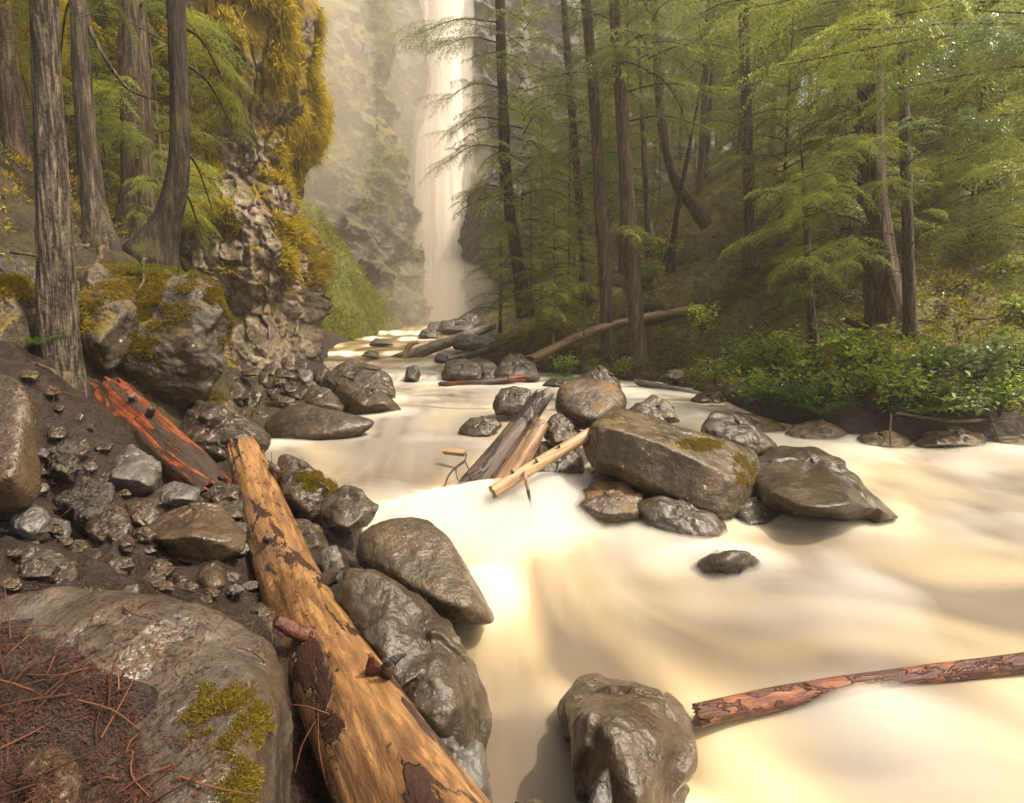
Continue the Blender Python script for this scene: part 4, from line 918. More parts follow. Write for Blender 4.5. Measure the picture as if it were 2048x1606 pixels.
log([(880, 770, 11.2), (950, 768, 11), (1050, 756, 11.2)], [.07, .09, .08], 'red brown log lying level at the foot of the cascade', 'log_red', jag=(.1, .1), seed=57, seg=24, n=50)
log([(1060, 720, 12.6), (1180, 664, 12.9), (1300, 634, 13.2), (1420, 614, 13.6), (1520, 596, 14)], [.11, .12, .125, .11, .09], 'long fallen trunk lying along the right hillside behind the slim trees', 'log_brown', jag=(.2, .1), seed=59, seg=30, n=80, solid=False)
log([(1270, 620, 13.9), (1330, 610, 14), (1420, 596, 14.3)], [.11, .12, .1], 'darker fallen trunk just above the long one on the hillside', 'bark_dark', jag=(.1, .1), seed=61, seg=24, n=50, solid=False)
log([(1610, 578, 10.5), (1660, 570, 10.5), (1730, 556, 10.6)], [.1, .1, .09], 'short fallen trunk on the hillside left of the thick cedar', 'bark_brown', jag=(.1, .1), seed=63, seg=24, n=40, solid=False)
log([(1830, 620, 8.2), (1940, 628, 8.2), (2090, 640, 8.3)], [.035, .04, .03], 'thin dark fallen pole on the mossy ground at right', 'bark_dark', seed=65, seg=16, n=40, solid=False)
log([(1275, 764, 11), (1330, 778, 10.4), (1380, 788, 9.8), (1430, 798, 9)], [.07, .09, .08, .04], 'grey driftwood limb along the far waterline', 'log_drift', jag=(.1, .05), seed=67, seg=24, n=50)
log([(1690, 640, 8.3), (1760, 668, 8.0), (1850, 672, 7.9)], [.04, .06, .04], 'mossy root lying across the foot of the thick cedar', 'bark_dark', name='root', cat='root', seed=69, seg=20, n=40, solid=False)
log([(1790, 826, 6.0), (1900, 842, 5.85), (2000, 838, 5.8), (2100, 826, 5.8)], [.016, .02, .02, .016], 'slender brown root running along the undercut far bank', 'bark_brown', name='root', cat='root', seed=71, seg=14, n=50, solid=False)
for pth, lab in [([(1782, 828, 5.85), (1780, 860, 5.75), (1781, 892, 5.7)], 'thin root hanging straight down to the water from the far bank'), ([(1980, 832, 5.8), (1990, 860, 5.72), (1998, 884, 5.68)], 'hair thin root dangling at the far right of the undercut bank')]:
    log(pth, [.012, .01, .006], lab, 'bark_brown', name='root', cat='root', seg=8, n=14, solid=False)
# little bare branch sticking out of the foam
W = [PT(930, 922, 4.25), PT(908, 938, 4.22), PT(895, 956, 4.2), PT(888, 982, 4.15)]
tb = tube(spline(np.array(W), 16), np.linspace(.011, .006, 16), 8, True, .2, 3)
bb = obj('twig', tb[0] - W[0], [tb[1], tb[2]], M['twig'], loc=W[0]); tag(bb, 'bare forked twig arching out of the foam in front of the dark log', 'twig')
for q in ([PT(930, 922, 4.25), PT(940, 945, 4.2), PT(950, 975, 4.15)], [PT(912, 934, 4.22), PT(914, 955, 4.2), PT(926, 978, 4.15)], [PT(930, 922, 4.25), PT(934, 906, 4.26)]):
    tb = tube(spline(np.array(q), 10), np.linspace(.007, .003, 10), 6); obj('fork', tb[0] - W[0], [tb[1], tb[2]], M['twig'], bb)
# ------------------------------------------------------------------ vegetation
def rotm(ax, a):
    return np.array(Matrix.Rotation(a, 3, Vector(ax)))
def spray(seed, L=1.0, nt=15, leaf=.05, wide=.4, droop=.35, dens=8, lw=.3):
    """flat drooping conifer branch along +X: (stem P, r), leaf triangles"""
    g = np.random.default_rng(seed); t = np.linspace(0, 1, 12)
    P = np.stack([L * t, L * .06 * np.sin(t * 3 + g.uniform(0, 6)) * t, L * (.1 * np.sin(t * 2.2) - droop * t ** 1.8)], 1)
    V = []
    tt = np.linspace(.08, .99, nt)
    for i, s in enumerate(tt):
        p = np.array([np.interp(s, t, P[:, k]) for k in range(3)]); q = np.array([np.interp(min(s + .05, 1), t, P[:, k]) for k in range(3)]) - np.array([np.interp(s - .05, t, P[:, k]) for k in range(3)])
        q /= np.linalg.norm(q)
        for sd in (-1, 1):
            l = L * wide * (np.sin(np.pi * min(1, .12 + s) ** .8) * .9 + .15) * g.uniform(.6, 1.15)
            a = R(g.uniform(42, 62)) * sd
            d = np.array([q[0] * math.cos(a) - q[1] * math.sin(a), q[0] * math.sin(a) + q[1] * math.cos(a), q[2] - g.uniform(.05, .35)]); d /= np.linalg.norm(d)
            n = max(3, int(dens * l / (L * wide) + 1)); u = np.linspace(.12, 1, n)
            C = p + d * (u * l)[:, None]; C[:, 2] -= .25 * l * u ** 2; C += g.normal(0, .012, C.shape)
            for e in (-1, 1):
                ax = np.array([-d[1], d[0], g.uniform(-.35, .35)]) * e
                D = d * .75 + ax * .62; D = D + g.normal(0, .3, (n, 3)); D /= np.linalg.norm(D, axis=1)[:, None]
                Ln = leaf * (1.1 - .5 * u)[:, None] * g.uniform(.75, 1.25, (n, 1))
                W = np.cross(D, [0, 0, 1.0] + g.normal(0, .35, 3)); W /= np.linalg.norm(W, axis=1)[:, None]
                V.append(np.stack([C - W * Ln * lw * .5, C + W * Ln * lw * .5, C + D * Ln - np.array([0, 0, 1]) * Ln * .15], 1))
    V = np.concatenate(V).reshape(-1, 3)
    return P, V
SPR = [spray(100 + k) for k in range(6)]
SPR_F = [spray(200 + k, nt=18, leaf=.042, dens=11, wide=.36) for k in range(5)]
SPR_T = [spray(300 + k, nt=14, leaf=.055, dens=10, wide=.42, lw=.3, droop=.25 + .1 * k) for k in range(5)]
def place(bagS, bagL, pro, o, yaw, pitch, roll, sc, ls=1):
    P, V = pro; m = rotm((0, 0, 1), yaw) @ rotm((0, 1, 0), -pitch) @ rotm((1, 0, 0), roll)
    if bagS is not None:
        a, b, c = tube((P * sc) @ m.T + o, np.linspace(.011, .003, len(P)) * max(sc, .5), 4, False); bagS.add(a, None, c)
    v = (V * sc) @ m.T + o; bagL.add(v, np.arange(len(v)).reshape(-1, 3))
def crown_bags(seed, H, z0, Rr, nb, pros, up=.15, shape=.8, sc=1.0):
    g = np.random.default_rng(seed); S_, L_ = Bag(), Bag(); yaw = 0
    for i in range(nb):
        f = ((i + g.uniform(0, 1)) / nb); z = z0 + (H - z0) * f
        yaw += 2.4 + g.uniform(-.5, .5)
        l = Rr * max((1 - f) ** shape, .1) * g.uniform(.6, 1.15)
        o = np.array([0, 0, z])
        place(S_, L_, pros[g.integers(len(pros))], o, yaw, up * g.uniform(-.6, 1.8) + .35 * f, g.normal(0, .25), l)
        if l > .9:       # secondary sprays fill the branch
            for _ in range(2):
                u = g.uniform(.3, .75); oo = o + np.array([math.cos(yaw), math.sin(yaw), .08]) * l * u
                place(None, L_, pros[g.integers(len(pros))], oo, yaw + g.choice([-1, 1]) * g.uniform(.5, 1.0), g.uniform(-.5, .1), g.normal(0, .4), l * g.uniform(.35, .5))
    return S_, L_
def crown_mesh(name, seed, H, z0, Rr, nb, pros, mat, **k):
    S_, L_ = crown_bags(seed, H, z0, Rr, nb, pros, **k)
    return two_mats(name, L_, M[mat], S_, M['bark_dark'])
CR = {
    'tall1': crown_mesh('crown', 1, 15, 3.2, 2.3, 85, SPR_T, 'hemlock'), 'tall2': crown_mesh('crown', 2, 16, 4.5, 2.0, 80, SPR_T, 'cedar'),
    'tall3': crown_mesh('crown', 3, 13, 1.6, 2.4, 90, SPR_T, 'cedar'), 'high': crown_mesh('crown', 4, 15, 6.0, 2.0, 60, SPR_T, 'hemlock'),
    'sap1': crown_mesh('crown', 5, 4.2, .35, 1.25, 60, SPR_F, 'sunny'), 'sap2': crown_mesh('crown', 6, 5.5, .5, 1.5, 70, SPR_F, 'cedar'), 'sap3': crown_mesh('crown', 7, 3.2, .2, 1.1, 46, SPR_F, 'hemlock'),
}
def add_crown(root, key, z=0, s=1.0, rz=0):
    for nm, me in (('crown', CR[key]),):
        c = bpy.data.objects.new(nm, me); COL.objects.link(c); c.parent = root; c.location = (0, 0, z); c.scale = (s,) * 3; c.rotation_euler.z = rz
def trunk_tree(path, Y, wpx, label, bark, H=14, crown=None, cs=1.0, cz=0, flare=.5, name='conifer_tree', cat='tree', twigs=0, boughs=(), leafmat='cedar', seed=1, group=None, seg=28, pros=SPR_F, stubs=0):
    W = [PY(x, y, Y) for x, y in path]; b0 = W[0].copy()
    d = (W[-1] - W[-2]) / (W[-1][2] - W[-2][2]); ztop = b0[2] + H
    if ztop > W[-1][2] + .5:
        W.append(W[-1] + d * (ztop - W[-1][2]) * .5); W.append(W[-1] + d * (ztop - W[-1][2]))
    W = [W[0] + (W[0] - W[1]) / np.linalg.norm(W[0] - W[1]) * .6] + W
    C = spline(np.array(W), 110); h = (C[:, 2] - b0[2])
    zs = [w[2] - b0[2] for w in [PY(x, y, Y) for x, y in path]]
    rr = np.interp(h, zs, np.array(wpx) * Y / 2048)
    over = np.clip((h - zs[-1]) / max(H - zs[-1], .5), 0, 1); rr = rr * (1 - .85 * over)
    rr = rr * (1 + flare * np.exp(-np.maximum(h, 0) / .22)) ; rr = np.maximum(rr, .006)
    root = empty(name, b0, label, cat, group)
    V, T, Q = tube(C - b0, rr, seg, True, .13, seed, 2.6)
    obj('trunk', V, [T, Q], M[bark], root); SOLID.append((V + b0, Q[:, :3]))
    g = np.random.default_rng(seed)
    at = lambda z: np.array([np.interp(z, C[:, 2], C[:, k]) for k in range(3)])
    if crown: add_crown(root, crown, cz, cs, g.uniform(0, 6))
    for k in range(twigs):          # bare dead side branches
        z = b0[2] + g.uniform(.8, min(H, 6)); o = at(z); a = g.uniform(0, 6.28); l = g.uniform(.35, 1.1)
        e = o + np.array([math.cos(a), math.sin(a), g.uniform(-.25, .2)]) * l; m_ = (o + e) / 2 + [0, 0, g.uniform(0, .12)]
        bg = Bag(); tv, tt, tq = tube(spline(np.array([o, m_, e]), 8) - b0, np.linspace(.011, .004, 8), 5); bg.add(tv, tt, tq)
        for _ in range(3):
            u = g.uniform(.35, .9); p = o + (e - o) * u + [0, 0, .05]; q = p + g.normal(0, .16, 3) + (e - o) * .15
            tv, tt, tq = tube(spline(np.array([p, (p + q) / 2 + g.normal(0, .02, 3), q]), 5) - b0, np.linspace(.006, .003, 5), 4); bg.add(tv, tt, tq)
        bg.obj('dead_branch', M['twig'], root, True)
    for bo in boughs:               # long living boughs reaching towards a point
        tgt = PY(*bo[:3]); o = at(np.clip(tgt[2] + bo[3], b0[2] + .4, ztop - .2)); n = 22
        mid = (o + tgt) / 2 + np.array([0, 0, .25 * bo[3] + .12]); C2 = spline(np.array([o, mid, tgt]), n)
        tv, tt, tq = tube(C2 - b0, np.linspace(.022, .005, n), 6); br = obj('branch', tv, [tt, tq], M['bark_dark'], root)
        Lb = Bag(); l = np.linalg.norm(tgt - o); dv = C2[-1] - C2[-4]; yaw = math.atan2(dv[1], dv[0])
        ns = bo[4] if len(bo) > 4 else 9; st = bo[5] if len(bo) > 5 else .35; sc = bo[6] if len(bo) > 6 else .6
        for k in range(ns):
            u = st + (1 - st) * (k + g.uniform(0, 1)) / ns; p = C2[min(n - 1, int(u * (n - 1)))] - b0
            place(None, Lb, pros[g.integers(len(pros))], p, yaw + (g.choice([-1, 1]) * g.uniform(.3, 1.2) if k < ns - 2 else g.normal(0, .2)), g.uniform(-.45, .05), g.normal(0, .35), sc * g.uniform(.7, 1.2))
        Lb.obj('foliage', M[bo[7] if len(bo) > 7 else leafmat], br)
    return root
# ---- the trunks on the left bank
trunk_tree([(122, 742), (114, 600), (106, 400), (95, 200), (88, 0)], 3.9, [68, 64, 52, 43, 39], 'thick furrowed grey trunk nearest the camera on the left bank', 'bark_grey', H=11, crown=None, seed=3, flare=.04, seg=48,
    boughs=[(-40, -150, 3.4, .3, 10), (60, -420, 3.4, .3, 12), (200, -500, 4.2, .5, 12)])
trunk_tree([(205, 488), (185, 380), (168, 200), (155, 0)], 6, [42, 36, 30, 26], 'slender flaky trunk second from left, leaning over the bank edge', 'bark_flaky', H=12, crown='high', seed=5,
    boughs=[(215, 40, 6.3, .5, 8, .3, .5, 'sunny'), (70, 60, 6.2, .6, 10, .3, .6, 'goldmoss'), (120, 120, 6.4, .4, 8, .3, .5, 'goldmoss')])
trunk_tree([(268, 485), (276, 380), (272, 200), (264, 0)], 8, [64, 50, 46, 42], 'broad brown cedar trunk behind the curved dark one on the left', 'bark_brown', H=15, crown='high', cz=1, seed=7, flare=.3,
    boughs=[(200, 210, 7.2, .4, 11, .3, .7, 'sunny'), (225, 290, 7.4, .3, 11, .3, .6), (350, 420, 7.2, .5, 12, .25, .55, 'sunny'), (330, 340, 7.3, .5, 10, .3, .55, 'cedar'), (390, 60, 7.6, .5, 12, .3, .7), (300, 455, 7.0, .4, 8, .3, .4, 'sunny')])
trunk_tree([(305, 510), (335, 440), (356, 350), (360, 200), (352, 0)], 6.3, [56, 42, 36, 32, 30], 'curved dark trunk rooted on top of the overhanging boulder', 'bark_dark', H=12, crown='high', cz=1.5, seed=9, flare=.7, twigs=4,
    boughs=[(455, 180, 7.2, .3, 12, .35, .55), (470, 265, 7.6, .3, 10, .35, .5), (425, 420, 7.4, .4, 10, .35, .42, 'sunny'), (405, 480, 7.2, .4, 9, .35, .36, 'sunny')])
trunk_tree([(40, 370), (25, 200), (5, 0)], 7, [38, 34, 30], 'dark brown trunk at the far left edge behind the thick grey one', 'bark_brown', H=12, crown='high', seed=11,
    boughs=[(60, 200, 7.2, .4, 10, .2, .6, 'goldmoss'), (110, 20, 7.2, .4, 10, .2, .7, 'goldmoss')])
P_ = [PY(170, 20, 6.1), PY(190, 80, 6.1), PY(240, 160, 6.2), PY(275, 188, 6.3), PY(340, 206, 6.4)]
tb = tube(spline(np.array(P_), 24) - P_[0], np.linspace(.03, .008, 24), 8, True, .1, 2)
tag(obj('branch', tb[0], [tb[1], tb[2]], M['bark_grey'], loc=P_[0]), 'bare pale branch curving down between the slender and the curved trunk', 'branch')
# roots and sticks on the left slope
g = np.random.default_rng(40)
for k, (a, b_, Y0, Y1, lab) in enumerate([((150, 745), (60, 800), 3.85, 3.3, 'gnarled root running left from the foot of the thick grey trunk'), ((215, 500), (130, 640), 5.9, 5.0, 'root snaking down the slope between the thick grey and the slender trunk'),
        ((190, 500), (20, 560), 5.9, 5.2, 'long root crossing the dark slope at the left edge'), ((300, 525), (215, 690), 5.6, 4.9, 'thin root dangling over the face of the overhanging boulder'), ((100, 480), (10, 500), 5.4, 5.1, 'dead stick lying on the upper left slope')]):
    A_, B_ = PY(*a, Y0), PY(*b_, Y1); n = 16; C_ = A_ + (B_ - A_) * np.linspace(0, 1, n)[:, None] + .05 * np.stack([vnoise(np.stack([np.linspace(0, 4, n) + k * 9, 0 * np.zeros(n), np.full(n, j)], 1), j) for j in range(3)], 1)
    if k != 3: C_[1:-1, 2] = np.maximum(C_[1:-1, 2] * 0 + [ground_z(x, y) + .015 for x, y in C_[1:-1, :2]], -9)
    tb = tube(C_ - A_, np.linspace(.03, .012, n) * (.5 if k > 2 else 1), 8, True, .2, k); tag(obj('stick' if k == 4 else 'root', tb[0], [tb[1], tb[2]], M['bark_brown'], loc=A_), lab, 'stick' if k == 4 else 'root')
# ---- the trunks on the right
trunk_tree([(1278, 724), (1262, 500), (1246, 250), (1228, 0)], 12.6, [30, 28, 24, 20], 'tallest slim straight trunk standing right at the far waterline', 'bark_brown', H=14, crown='high', cz=.5, seed=21, flare=.4, twigs=5,
    boughs=[(1265, 480, 12.0, .3, 9, .2, .6, 'sunny'), (1300, 490, 12.1, .3, 8, .2, .5, 'sunny'), (1225, 120, 12, .3, 10, .1, .7, 'sunny'), (1200, 160, 12, .3, 8, .2, .6), (1420, 260, 12, .4, 12, .4, .6, 'cedar'), (1440, 190, 11.8, .4, 10, .4, .6, 'sunny')])
trunk_tree([(1218, 702), (1204, 450), (1188, 200), (1172, 0)], 13.2, [26, 24, 20, 18], 'slim trunk just left of the tallest slim one, a little behind it', 'bark_brown', H=13, crown='high', cz=.2, seed=22, twigs=4,
    boughs=[(1110, 330, 12.6, .4, 12, .3, .8), (1130, 470, 12.5, .4, 12, .3, .7, 'hemlock'), (1100, 600, 12.2, .4, 12, .3, .6, 'sunny')])
trunk_tree([(1046, 590), (1014, 380), (1004, 150), (1000, 0)], 14, [24, 22, 19, 17], 'dark trunk nearest the waterfall with long drooping boughs', 'bark_dark', H=13, seed=23, twigs=10, crown='tall3', cz=.5, cs=.9,
    boughs=[(885, 330, 13.4, .6, 14, .3, .8, 'hemlock'), (890, 200, 13.5, .5, 12, .3, .8, 'hemlock'), (900, 270, 13.6, .5, 12, .3, .7), (830, 70, 13.8, .4, 14, .3, .9, 'hemlock'), (880, 95, 13.6, .3, 14, .3, .9, 'hemlock'), (985, 470, 12.8, .4, 14, .2, .8, 'sunny'), (1000, 540, 12.6, .4, 10, .2, .7, 'sunny'), (920, 410, 13.2, .6, 12, .3, .7)])
trunk_tree([(1172, 560), (1150, 300), (1132, 60)], 15.5, [17, 15, 13], 'thin dark trunk between the dark one by the waterfall and the slim pair', 'bark_dark', H=12, seed=24, crown='tall1', cs=.8, twigs=5)
trunk_tree([(1392, 420), (1352, 360), (1325, 250), (1312, 60)], 16, [22, 20, 18, 15], 'brown trunk with a swept curved base high on the mossy slope', 'bark_brown', H=11, seed=25, crown='high', flare=.1)
trunk_tree([(1500, 490), (1494, 250), (1486, 0)], 13.5, [21, 19, 17], 'upright brown trunk half hidden by boughs right of the mossy slope', 'bark_brown', H=13, seed=26, crown='tall2', twigs=5,
    boughs=[(1540, 170, 11.5, .4, 12, .3, .6, 'sunlitshrub'), (1580, 240, 11.5, .4, 12, .3, .7), (1440, 330, 11.8, .4, 10, .3, .6, 'sunny')])
trunk_tree([(1785, 662), (1762, 560), (1746, 400), (1742, 200), (1744, 0)], 8.2, [80, 58, 46, 42, 40], 'thick fluted cedar trunk flaring at its base on the right bank', 'bark_brown', H=14, seed=27, crown='high', cs=1.1, flare=.45, seg=48,
    boughs=[(1600, 420, 6.8, .5, 18, .3, .75, 'sunny'), (1560, 540, 6.6, .5, 16, .3, .65, 'sunny'), (1660, 330, 7, .4, 14, .3, .7, 'cedar'), (1530, 390, 6.8, .5, 14, .3, .65, 'sunny'), (1690, 540, 6.6, .3, 12, .3, .55, 'sunny'), (1640, 200, 7, .5, 14, .3, .8), (1740, 300, 6.9, .4, 12, .1, .7, 'sunny'), (1800, 400, 7.0, .4, 12, .1, .6, 'cedar'), (1700, 120, 7.2, .4, 14, .2, .8, 'sunny'), (1500, 480, 6.8, .5, 14, .4, .6, 'sunny')])
trunk_tree([(1820, 676), (1815, 450), (1808, 200), (1803, 0)], 7.7, [21, 19, 16, 14], 'thin half dead trunk bristling with bare twigs beside the thick cedar', 'twig', H=8, seed=28, twigs=26, flare=.2,
    boughs=[(1870, 180, 7.2, .3, 8, .4, .35, 'sunlitshrub'), (1760, 230, 7.2, .3, 8, .4, .35, 'sunlitshrub'), (1850, 270, 7.2, .3, 8, .4, .3, 'sunlitshrub')])
trunk_tree([(2000, 540), (1988, 300), (1980, 0)], 11, [54, 48, 42], 'stout trunk at far right behind the leafy bank', 'bark_brown', H=14, seed=29, crown='tall1', cz=.3,
    boughs=[(1900, 420, 9.5, .4, 14, .3, .8), (1960, 330, 9.5, .4, 14, .3, .8)])
trunk_tree([(1345, 500), (1355, 420), (1372, 330)], 15, [12, 10, 8], 'thin leaning stem on the mossy slope below the curved trunk', 'bark_dark', H=5, seed=30, twigs=4)
trunk_tree([(1298, 470), (1292, 380), (1285, 240)], 15.6, [13, 11, 10], 'thin upright stem just right of the tallest slim trunk', 'bark_brown', H=8, seed=31, twigs=4)
trunk_tree([(1628, 700), (1622, 620), (1616, 520)], 7.6, [18, 15, 12], 'short grey sapling stem left of the thick cedar', 'bark_grey', H=3.2, seed=32, twigs=5, boughs=[(1580, 600, 7, .2, 10, .2, .5), (1660, 560, 7, .2, 8, .2, .5, 'sunny')])
# tree standing just outside the right edge, its boughs hang into the picture
trunk_tree([(2330, 700), (2300, 300), (2290, -200)], 6.6, [80, 70, 56], 'big cedar just outside the right edge whose boughs hang into the top right', 'bark_brown', H=13, seed=33, crown=None, leafmat='cedar', pros=SPR_F,
    boughs=[(1960, 420, 5.4, .4, 20, .2, .8), (1880, 330, 5.6, .5, 20, .2, .8, 'sunny'), (1780, 180, 5.5, .5, 22, .25, .8), (1900, 90, 5.2, .5, 22, .2, .8, 'sunlitshrub'), (1640, 60, 5.6, .6, 24, .25, .8, 'sunny'), (2000, 230, 5.0, .4, 20, .2, .8, 'cedar'), (1480, 20, 5.8, .7, 24, .3, .85), (1720, -60, 5.2, .4, 22, .2, .9), (2040, 560, 5.6, .4, 16, .2, .6), (1950, 20, 4.8, .4, 22, .2, .8, 'sunlitshrub'), (1840, 250, 5.0, .4, 20, .2, .7, 'sunlitshrub'), (2010, 330, 4.9, .4, 20, .2, .7, 'sunny'), (1560, 130, 5.6, .6, 22, .3, .75, 'sunny'), (1700, 60, 5.0, .5, 22, .25, .8, 'cedar'), (1880, 470, 5.6, .5, 16, .25, .6, 'sunny')])
# ---- young cedars
for (x, y, Y, key, s, lab) in [
    (1105, 690, 12.8, 'sap2', .9, 'young cedar with low skirts at the right edge of the cascade'),
    (1060, 660, 14.5, 'sap1', 1.1, 'bright young cedar between the dark trunk and the cascade'),
    (1000, 640, 17, 'sap3', 1.4, 'small hazy cedar beside the waterfall foot'),
    (1165, 740, 12.3, 'sap3', .55, 'tiny dark cedar at the waterline left of the slim pair'),
    (1925, 560, 10, 'sap2', 1.0, 'young cedar in front of the stout trunk at far right'),
    (1690, 560, 10, 'sap2', 1.1, 'young cedar just left of the thick fluted cedar'),
    (2060, 560, 9, 'sap1', 1.1, 'bright young cedar cut by the right edge of the photo'),
    (1560, 460, 13, 'sap2', 1.3, 'taller young cedar on the slope right of the upright brown trunk'),
    (225, 500, 8.6, 'sap1', .75, 'bright young cedar between the slender and the broad left trunks'),
    (150, 430, 8.4, 'sap2', .9, 'young cedar behind the slender flaky trunk'),
    (50, 400, 7.8, 'sap1', .8, 'young cedar near the dark brown trunk at the far left edge'),
    (330, 470, 9.4, 'sap2', .9, 'young cedar directly behind the curved dark trunk')]:
    p = PY(x, y, Y); r = empty('young_cedar', p, lab, 'tree', 'young cedars')
    tb = tube(spline(np.array([[0, 0, -.4], [.03, 0, 1.5], [0, 0, 4.0 * s]]), 20), np.linspace(.05, .008, 20) * s, 10, True, .1, 3); obj('trunk', tb[0], [tb[1], tb[2]], M['bark_brown'], r)
    add_crown(r, key, 0, s, x)
for k, (x, y) in enumerate([(1.6, 15), (9.8, 15.5), (8.4, 20), (2.4, 20.5), (11, 13), (9.0, 11.3), (6.6, 24), (12.5, 16), (1.0, 18)]):
    r = empty('young_cedar', (x, y, ground_z(x, y)), 'young bright cedar growing among the trunks up the right hillside', 'tree', 'young cedars up the right hillside'); s = 1.5 + .35 * (k % 3)
    tb = tube(spline(np.array([[0, 0, -.4], [.03, 0, 1.5], [0, 0, 4.0 * s]]), 20), np.linspace(.045, .008, 20) * s, 10, True, .1, 3); obj('trunk', tb[0], [tb[1], tb[2]], M['bark_brown'], r)
    add_crown(r, ['sap1', 'sap2', 'sap1'][k % 3], 0, s, k * 1.7)
# ---- the stand of conifers further up both slopes
def stand(pts, label, group, keys, seed, smin=.8, smax=1.2):
    g = np.random.default_rng(seed)
    for (x, y) in pts:
        z = ground_z(x, y); s = g.uniform(smin, smax)
        r = empty('conifer_tree', (x, y, z - .2), label, 'tree', group)
        if not hasattr(stand, 'me'):
            tb = tube(spline(np.array([[0, 0, -.6], [.05, .02, 5], [0, 0, 14]]), 30), np.linspace(.14, .02, 30), 12, True, .12, 5); stand.me = mesh_data('trunk', tb[0], [tb[1], tb[2]], M['bark_brown'])
        t_ = bpy.data.objects.new('trunk', stand.me); COL.objects.link(t_); t_.parent = r; t_.scale = (s,) * 3
        add_crown(r, keys[g.integers(len(keys))], 0, s, g.uniform(0, 6))
g = np.random.default_rng(5); pts = []
for _ in range(4000):
    Y = g.uniform(11, 40); x = g.uniform(-.5, 1.25) * Y; p = np.array([[x, Y]]); d = dr(p)[0]
    if d > 2.6 and (x > .12 * Y or d > 5) and not (.21 < x / Y < .47 and Y < 19) and not (x > 8.5 and Y < 14) and x / Y < 1.15 and all(math.hypot(x - a, Y - b) > 1.75 + .02 * Y for a, b in pts): pts.append((x, Y))
    if len(pts) >= 66: break
stand(pts, 'conifer in the dense green stand filling the right hillside', 'conifers of the right hillside stand', ['tall1', 'tall2', 'tall3'], 8, .75, 1.15)
stand([(-8.5, 8.2), (-10.5, 7.5), (-12, 9.3), (-7.4, 6.3), (-9.2, 5.6), (-11, 5), (-8.8, 9.8)], 'conifer in the dim stand behind the left trunks', 'conifers behind the left trunks', ['tall3', 'tall1'], 9, .7, 1.0)

# ---- broad leaved shrubs, ferns
def shrub_mesh(seed, n=260, R_=.5, leaf=.06, mat='shrub', hang=0):
    g = np.random.default_rng(seed); st = Bag(); lf = Bag()
    for k in range(16):
        a = g.uniform(0, 6.28); rad = R_ * g.uniform(.35, 1.0); e = np.array([math.cos(a) * rad, math.sin(a) * rad, R_ * g.uniform(.25, 1.1) - hang * rad])
        C = spline(np.array([[0, 0, -.15], e * .5 + [0, 0, R_ * .25], e]), 9); tb = tube(C, np.linspace(.007, .002, 9), 4, False); st.add(tb[0], None, tb[2])
        m = n // 16; u = g.uniform(.25, 1, m); ci = (u * 8).astype(int); P = C[ci] + g.normal(0, R_ * .13, (m, 3))
        d = g.normal(0, 1, (m, 3)) * [1, 1, .35]; d /= np.linalg.norm(d, axis=1)[:, None]; nrm = np.array([0, -.15, 1.0]) + g.normal(0, .35, (m, 3)); s = np.cross(d, nrm); s /= np.linalg.norm(s, axis=1)[:, None]
        l = leaf * g.uniform(.6, 1.25, (m, 1)); up = np.cross(s, d)
        V = np.stack([P, P + d * l * .45 + s * l * .38 + up * l * .08, P + d * l - up * l * .2, P + d * l * .45 - s * l * .38 + up * l * .08], 1).reshape(-1, 3); i = np.arange(m)[:, None] * 4
        lf.add(V, np.vstack([np.hstack([i, i + 1, i + 2]), np.hstack([i, i + 2, i + 3])]))
    return two_mats('leaves', lf, M[mat], st, M['twig'])
SH = [shrub_mesh(k, 340, .5, .075, ['shrub', 'limeshrub', 'limeshrub'][k - 1], .25) for k in (1, 2, 3)] + [shrub_mesh(9, 700, .5, .07, 'sunlitshrub', .6)]
def fern_mesh(seed, nf=9, L=.6):
    g = np.random.default_rng(seed); S_, L_ = Bag(), Bag()
    for k in range(nf):
        pr = spray(seed * 50 + k, 1.0, 22, .05, .17, .55, 5, .35); place(S_, L_, pr, np.zeros(3), k * 6.28 / nf + g.uniform(-.3, .3), g.uniform(.45, .95), g.normal(0, .15), L * g.uniform(.75, 1.15))
    return two_mats('fronds', L_, M['fern'], S_, M['fern'])
FE = [fern_mesh(3), fern_mesh(4, 7, .6)]
def plant(name, meshes, p, s, label, group, rz, cat):
    c = bpy.data.objects.new(name, meshes); COL.objects.link(c); c.location = p; c.scale = (s,) * 3; c.rotation_euler.z = rz; tag(c, label, cat, group)
